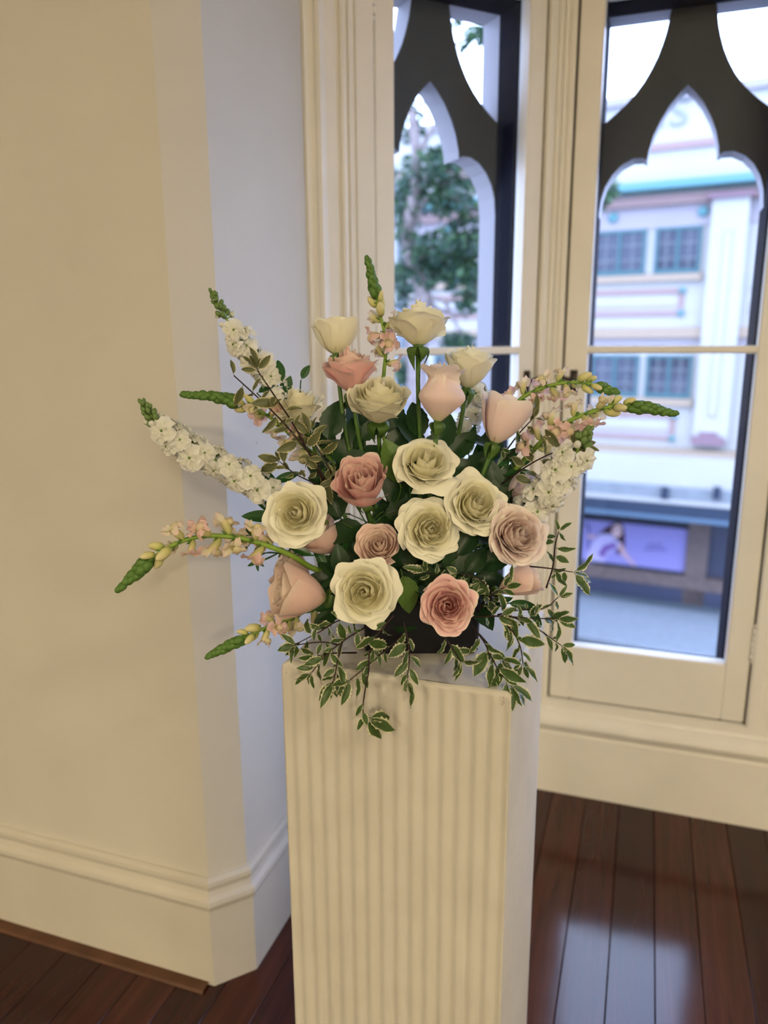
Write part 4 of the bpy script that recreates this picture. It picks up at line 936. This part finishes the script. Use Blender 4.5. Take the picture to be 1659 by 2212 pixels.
# pilasters
p0, p1 = fc(1528, 600)[0], fc(1606, 600)[0]
period = p1-fc(1283, 545)[0]+1.35
for k in range(-4, 3):
    s = k*3.82
    pa, pb = p0+s, p1+s
    if pa > AR: continue
    pil = part('pilaster', B['white'], pa, pb, fc(1540, 955, .25)[1], fc(1560, 425, .2)[1], 0, 0.25)
    pw_ = pb-pa
    part('panel', B['lilac'], pa+pw_*.36, pa+pw_*.64, fc(1540, 900)[1], fc(1560, 500)[1], 0.25, 0.262, pil)
    part('panel', B['white'], pa+pw_*.40, pa+pw_*.60, fc(1540, 900)[1]+.05, fc(1560, 500)[1]-.05, 0.26, 0.275, pil)
    part('capital', B['mauve'], pa-.1, pb+.1, fc(1560, 427, .3)[1], fc(1560, 416, .3)[1], 0, 0.36)
    part('plinth', B['mauve'], pa-.02, pb-.05, fc(1530, 962, .35)[1], fc(1530, 945, .35)[1], 0, 0.36, pil)
    part('plinth', B['mauve'], pa+.12, pb-.2, fc(1530, 946, .35)[1], fc(1530, 935, .35)[1], 0, 0.33, pil)
    for rowi, (y0, y1) in enumerate(((597, 500), (862, 772))):
        for (xa, xb) in (((1283, 1395), (1415, 1514)) if rowi == 0 else ((1277, 1379), (1395, 1494))):
            a0, a1 = fc(xa, (y0+y1)/2)[0]+s, fc(xb, (y0+y1)/2)[0]+s
            xm = 1400; z0, z1 = fc(xm, y0-4)[1], fc(xm, y1-5)[1]
            if a1 > AR: continue
            pn = part('window', B['pane'], a0, a1, z0, z1, 0, 0.02)
            fw = .06
            fm = MB()
            am = (a0+a1)/2
            for q in (a0, a1-fw, am-.5*fw): fm.box(q, q+fw, -.075, -.02, z0-ZB, z1-ZB)
            fm.box(a0, a1, -.07, -.02, z0-ZB, z0+fw*1.5-ZB); fm.box(a0, a1, -.07, -.02, z1-fw-ZB, z1-ZB)
            fm.obj('frame', B['tealframe'], pn)
            gb = MB()
            for q in (.25, .75): gb.box(lerp(a0, a1, q)-.01, lerp(a0, a1, q)+.01, -.05, -.02, z0-ZB, z1-ZB)
            for q in (.33, .66): gb.box(a0, a1, -.05, -.02, lerp(z0, z1, q)-.01-ZB, lerp(z0, z1, q)+.01-ZB)
            gb.obj('glazing_bar', B['slats'], pn)
        xa, xb = (1280, 1516) if rowi == 0 else (1272, 1496)
        a0, a1 = fc(xa, y0)[0]+s, fc(xb, y0)[0]+s
        part('sill', B['beige'], a0-.3, a1, fc(1400, y0+12)[1], fc(1400, y0-3)[1], 0, 0.12)
        # framed spandrel panel with corner rosettes
        zt, zb = fc(1380, y0+28)[1], fc(1380, y0+86)[1]; a1p = a1-.32
        part('panel', B['pink'], a0-.6, a1p, zt-.11, zt, 0, 0.04); part('panel', B['pink'], a0-.6, a1p, zb, zb+.09, 0, 0.04)
        part('panel', B['lilac'], a0-.6, a1p-.1, zb+.09, zb+.25, 0, 0.03); part('panel', B['pink'], a1p-.1, a1p, zb, zt, 0, 0.04)
        for zz in (zt-.05, zb+.05):
            MB().lathe([(.05, .0), (.07, .02), (.06, .05), (.02, .07)], 12, mat=Matrix.Translation((a1p-.03, -.04, zz-ZB)) @ Matrix.Rotation(math.radians(90), 4, 'X')).obj('rosette', B['teal'], bl)
    for xx in (1326, 1519):
        a = fc(xx, 465)[0]+s; z = fc(1400, 466)[1]
        MB().lathe([(.09, .0), (.11, .03), (.08, .07), (.03, .09)], 14, mat=Matrix.Translation((a, -.03, z-ZB)) @ Matrix.Rotation(math.radians(90), 4, 'X')).obj('rosette', B['teal'], bl)
part('ledge', B['beige'], AL, AR, fc(1380, 730)[1], fc(1380, 708)[1], 0, 0.14)
part('lilac_band', B['lilac'], AL, AR, fc(1380, 746)[1], fc(1380, 731)[1], 0, 0.05)  # thin lilac band below the ledge
part('ledge', B['beige'], AL, AR, fc(1400, 992, .3)[1], fc(1400, 968, .3)[1], 0, 0.4)
# sign letters on the parapet
def letter(ch, x, y, hpx):
    cu = bpy.data.curves.new('letter', 'FONT'); cu.body = ch; cu.size = 1.0; cu.extrude = 0.03; cu.align_x = 'CENTER'
    tmp = bpy.data.objects.new('tmp', cu); col.objects.link(tmp)
    dg = bpy.context.evaluated_depsgraph_get(); dg.update()
    me = bpy.data.meshes.new_from_object(tmp.evaluated_get(dg)); bpy.data.objects.remove(tmp)
    me.materials.clear(); me.materials.append(B['letter'])
    a, z = fc(x, y); h = hpx*18.3/F/0.70
    o = link('letter', me, bl); o.location = (a, -0.03, z-ZB); o.rotation_euler = (math.radians(90), 0, 0); o.scale = (h*1.15, h, h)
    return o
letter('S', 1464, 271, 46); letter('E', 1412, 276, 46)
# awning, shop front and poster
aw = empty('shop_awning', (FO.x, FO.y, ZB), FA); tag(aw, 'navy flat street awning with pale top fascia below the pale building', 'awning')
def apart(name, mat, *a, **k): return part(name, mat, *a, parent=aw, **k)
apart('fascia', B['white'], AL, AR, fc(1400, 1048, 1.2)[1], fc(1400, 992, 1.2)[1], 0.3, 1.2)
sl = fc(1400, 1076, 1.4)[1], fc(1400, 1050, 1.4)[1]
apart('slat_band', B['slats'], AL, AR, sl[0], sl[1], 0.4, 1.4)
apart('edge_strip', B['white'], AL, AR, fc(1400, 1084, 1.5)[1], fc(1400, 1077, 1.5)[1], 0.3, 1.5)
apart('soffit', B['awning'], AL, AR, fc(1400, 1112, 1.5)[1], fc(1400, 1085, 1.5)[1], 0.3, 1.5)
apart('edge_strip', B['awnedge'], AL, AR, fc(1400, 1117, 1.4)[1], fc(1400, 1108, 1.4)[1], 0.3, 1.52)
for xx in (1437, 1549): 
    a, z = fc(xx, 1062, 1.4); apart('floodlight', B['awning'], a-.07, a+.07, z-.14, z+.10, 1.38, 1.5)
shop = empty('shop', (FO.x, FO.y, ZB), FA); tag(shop, 'dark shop front with brown granite base under the awning', 'shop front')
part('wall', B['dark_blue'], AL, AR, ZB, -1.9, -1.0, 0.0, shop)
part('stone_base', B['stone'], AL, AR, fc(1400, 1262, .25)[1], fc(1400, 1236, .25)[1], 0, 0.25, shop)
part('stone_pier', B['stone'], fc(1483, 1200)[0], fc(1530, 1200)[0], ZB, -1.9, 0, 0.22, shop)
part('step', B['dark_blue'], AL, AR, ZB, fc(1400, 1262, .25)[1], 0, 0.22, shop)
# poster
ps = empty('poster', (FO.x, FO.y, ZB), FA); tag(ps, 'lilac advertising poster of a long-haired woman on the shop front', 'poster')
POF = 0.12
def pz(x, y): a, z = fc(x, y, POF+.03); return a, z-ZB
purple = plain('poster_lilac', (0.20, 0.18, 0.37), 0.6, 0.2)
a0, z1 = pz(1225, 1118); a1, z0 = pz(1479, 1236)
MB().box(a0, a1, -POF-.02, -POF+.1, z0, z1).obj('board', purple, ps)
fr_ = MB(); ft = .05
fr_.box(a0-ft, a1+ft, -POF-.04, -POF+.1, z1, z1+ft); fr_.box(a0-ft, a1+ft, -POF-.04, -POF+.1, z0-ft, z0); fr_.box(a1, a1+ft, -POF-.04, -POF+.1, z0, z1); fr_.box(a0-ft, a0, -POF-.04, -POF+.1, z0, z1)
fr_.obj('frame', B['awning'], ps)
def pprint(name, pts, c, k):
    P_ = [pz(x, y) for x, y in pts]; d = -POF-.022-.002*k
    MB().add([(a, d, z) for a, z in P_], [tuple(range(len(P_)))]).obj(name, plain('print_'+name, c, .6, .2), ps)
zz = lambda L: [(1240+x*260/1659, 1080+y*220/1404) for x, y in L]
pprint('hair', zz([(300, 580), (290, 520), (350, 450), (440, 380), (530, 325), (620, 310), (680, 360), (700, 470), (705, 600), (690, 700), (600, 760), (560, 650), (480, 500), (380, 520)]), (.030, .011, .018), 1)
pprint('dress', zz([(350, 470), (500, 470), (590, 560), (650, 590), (640, 660), (520, 690), (430, 780), (420, 880), (140, 870), (190, 720), (250, 600)]), (.34, .30, .46), 2)
pprint('sash', zz([(400, 630), (560, 580), (600, 640), (470, 700), (390, 810), (330, 740)]), (.13, .07, .22), 3)
pprint('arm', zz([(600, 610), (660, 600), (700, 700), (780, 820), (860, 900), (820, 905), (740, 830), (650, 740)]), (.42, .26, .25), 4)
pprint('far_arm', zz([(170, 480), (290, 490), (290, 530), (190, 525)]), (.42, .26, .25), 2)
pprint('face', zz([(520, 430), (530, 370), (590, 335), (650, 360), (670, 420), (650, 480), (590, 525), (540, 500)]), (.50, .34, .32), 5)
pprint('eye', zz([(535, 385), (580, 385), (580, 412), (540, 410)]), (.03, .03, .05), 6); pprint('eye', zz([(620, 405), (655, 405), (652, 432), (618, 430)]), (.03, .03, .05), 6)
pprint('hook', zz([(150, 330), (205, 330), (222, 380), (215, 700), (190, 700), (195, 390), (180, 355), (150, 355)]), (.05, .05, .13), 1)
for li, (xa, xb, yy) in enumerate(((1010, 1190, 622), (970, 1260, 680))):
    x_ = xa
    k = 0
    while x_ < xb:
        wd = 14+(k*7) % 17; pprint('small_print', zz([(x_, yy-14), (x_+wd, yy-12), (x_+wd, yy+12), (x_, yy+10)]), (.05, .045, .14), 2); x_ += wd+9; k += 1
# street surface
struct(MB().box(-30, 30, 2.62, 40, ZB-.2, ZB).obj('street', B['asphalt']), 'blue grey paved street below the windows', 'street')
pv = MB().bbox(-14, 8, -3.4, -1.0, 0.0, 0.14, .03).obj('pavement', B['slats']); pv.location = (FO.x, FO.y, ZB); pv.rotation_euler = (0, 0, FA)
struct(pv, 'raised pale pavement in front of the shop', 'pavement')

# ------------------------------------------------------------------ street tree, lamp post, bus
bark = plain('grey_bark', (0.16, 0.13, 0.12), 0.9, 0.2, 0.3, 12)
tleaf = [leaf_mat('tree_leaf_deep', (0.012, 0.035, 0.022), (0.022, 0.062, 0.034), trans=.3), leaf_mat('tree_leaf_bright', (0.03, 0.075, 0.03), (0.06, 0.12, 0.045), trans=.35)]
def PW_(x, y, Y):
    r = ray(x, y); return CAM+r*(Y/r.y)
def tree(label, trunk_px, Y, branches, clumps, seed):
    r = random.Random(seed); b0 = PW_(*trunk_px[0], Y); root = empty('street_tree', (b0.x, b0.y, ZB)); tag(root, label, 'tree')
    off = root.location
    tp = [Vector((b0.x, b0.y, ZB))-off]+[PW_(x, y, Y)-off for x, y in trunk_px]
    MB().tube(spline(tp, 5), [lerp(.13, .05, i/(len(tp)*5-5)) for i in range((len(tp)-1)*5+1)], 9).obj('trunk', bark, root, True)
    for br in branches:
        MB().tube(spline([PW_(x, y, Y+dy)-off for x, y, dy in br], 6), [lerp(.034, .010, i/((len(br)-1)*6)) for i in range((len(br)-1)*6+1)], 6).obj('branch', bark, root, True)
    fols = [MB(), MB()]
    for (x, y, rx, ry, n, dy) in clumps:
        c = PW_(x, y, Y+dy); sx, sz = rx*Y/F, ry*Y/F
        for k in range(n):
            while True:
                q = Vector((r.uniform(-1, 1), r.uniform(-1, 1), r.uniform(-1, 1)))
                if q.length < 1: break
            p = c+Vector((q.x*sx, q.y*sx, q.z*sz))-off; d = Vector((r.uniform(-1, 1), r.uniform(-1, 1), r.uniform(-.9, .4))).normalized(); s = r.uniform(.07, .13)
            x_ = d.orthogonal().normalized(); x_.rotate(Matrix.Rotation(r.uniform(0, 6), 3, d)); wv = x_*s*.28; h = d.cross(x_)*s*.06
            fols[0 if r.random() < .6 else 1].add([p, p+d*s*.4+wv+h, p+d*s, p+d*s*.4-wv+h], [(0, 1, 2), (0, 2, 3)], 0, [(.5, 0), (1, .5), (.5, 1), (0, .5)])
    for f_, m_ in zip(fols, tleaf):
        o = f_.obj('foliage', m_, root); o['kind'] = 'stuff'
    return root
tree('leafy street tree outside the angled window', [(902, 760), (905, 690), (915, 640), (880, 520), (900, 380), (890, 240)], 8.6,
     [[(902, 690, 0), (915, 640, .0), (960, 650, 0), (1050, 650, 0)], [(915, 640, 0), (950, 670, .1), (1000, 680, .1), (1060, 665, .1)], [(912, 640, 0), (900, 560, 0), (880, 500, 0)], [(900, 560, 0), (950, 530, 0), (1020, 560, .1)], [(890, 480, 0), (930, 420, 0), (990, 380, 0)], [(905, 330, 0), (940, 270, 0), (970, 240, 0)], [(930, 420, 0), (980, 430, 0), (1050, 470, .1)], [(900, 690, 0), (880, 750, .1), (870, 800, .2)], [(960, 650, 0), (985, 700, 0), (1000, 735, 0)], [(940, 150, 0), (980, 100, .2), (1030, 70, .3)], [(990, 380, 0), (1080, 400, 0), (1180, 440, 0), (1260, 440, 0), (1310, 430, 0)], [(1180, 440, 0), (1250, 415, 0), (1315, 385, 0)]],
     [(930, 380, 70, 55, 420, 0), (985, 430, 55, 50, 300, 0), (880, 420, 45, 60, 240, .2), (960, 540, 80, 45, 560, 0), (900, 590, 60, 45, 380, .1), (1000, 590, 50, 50, 380, 0), (1010, 650, 30, 25, 110, 0), (960, 345, 55, 30, 200, .2), (890, 260, 22, 50, 130, .1), (875, 480, 30, 50, 140, 0), (990, 735, 40, 22, 200, .1), (875, 805, 22, 35, 160, .2), (1025, 75, 24, 20, 80, .2), (985, 45, 12, 14, 26, .2), (998, 100, 10, 10, 16, .2), (870, 620, 30, 40, 130, .2), (1010, 500, 30, 40, 130, .1), (985, 290, 20, 20, 50, .1), (940, 200, 20, 25, 50, .1), (1300, 425, 26, 22, 110, 0), (1312, 390, 10, 14, 30, 0), (1225, 440, 50, 35, 200, 0), (1150, 410, 60, 45, 260, 0), (1090, 400, 55, 50, 260, 0), (1100, 300, 60, 55, 260, .1), (1120, 520, 60, 50, 240, .1)], 71)
lp = empty('lamp_post', PW_(868, 760, 9.6)); lp.location.z = ZB; tag(lp, 'pale grey lamp post behind the street tree', 'lamp post')
MB().lathe([(.16, 0), (.16, .3), (.11, .45), (.095, 3.2), (.10, 3.25), (.09, 3.35), (.08, 7.6), (.12, 7.7), (.05, 7.8)], 12).obj('pole', B['slats'], lp, True)
MB().tube([(0, 0, 7.4), (-.3, -.1, 7.75), (-.9, -.3, 7.85)], [.05, .045, .04], 8).obj('arm', B['slats'], lp, True)
MB().lathe([(.04, -.03), (.14, 0.0), (.16, .06), (.05, .12)], 12, mat=Matrix.Translation((-1.0, -.33, 7.8))).obj('lantern', B['white'], lp, True)
# bus passing behind the tree
bb = empty('bus', (PW_(905, 850, 12.5).x, 12.5, ZB), FA); tag(bb, 'orange red bus glimpsed under the tree between the roses', 'bus')
red = plain('orange_red_bus_paint', (0.72, 0.16, 0.09), 0.35, 0.5)
MB().bbox(-5.0, 1.6, -1.2, 1.2, .35, 1.75, .12).obj('body', red, bb); MB().bbox(-4.95, 1.55, -1.18, 1.18, 1.75, 2.65, .1).obj('window_band', B['pane'], bb); MB().bbox(-5.0, 1.6, -1.2, 1.2, 2.65, 3.0, .12).obj('roof', B['white'], bb)
for xx in (-3.6, .4):
    for yy in (-1.22, .97):
        MB().lathe([(.2, 0), (.48, .02), (.5, .12), (.48, .23), (.2, .25)], 18, mat=Matrix.Translation((xx, yy+.25, .5)) @ Matrix.Rotation(math.radians(90), 4, 'X')).obj('wheel', B['dark_blue'], bb, True)
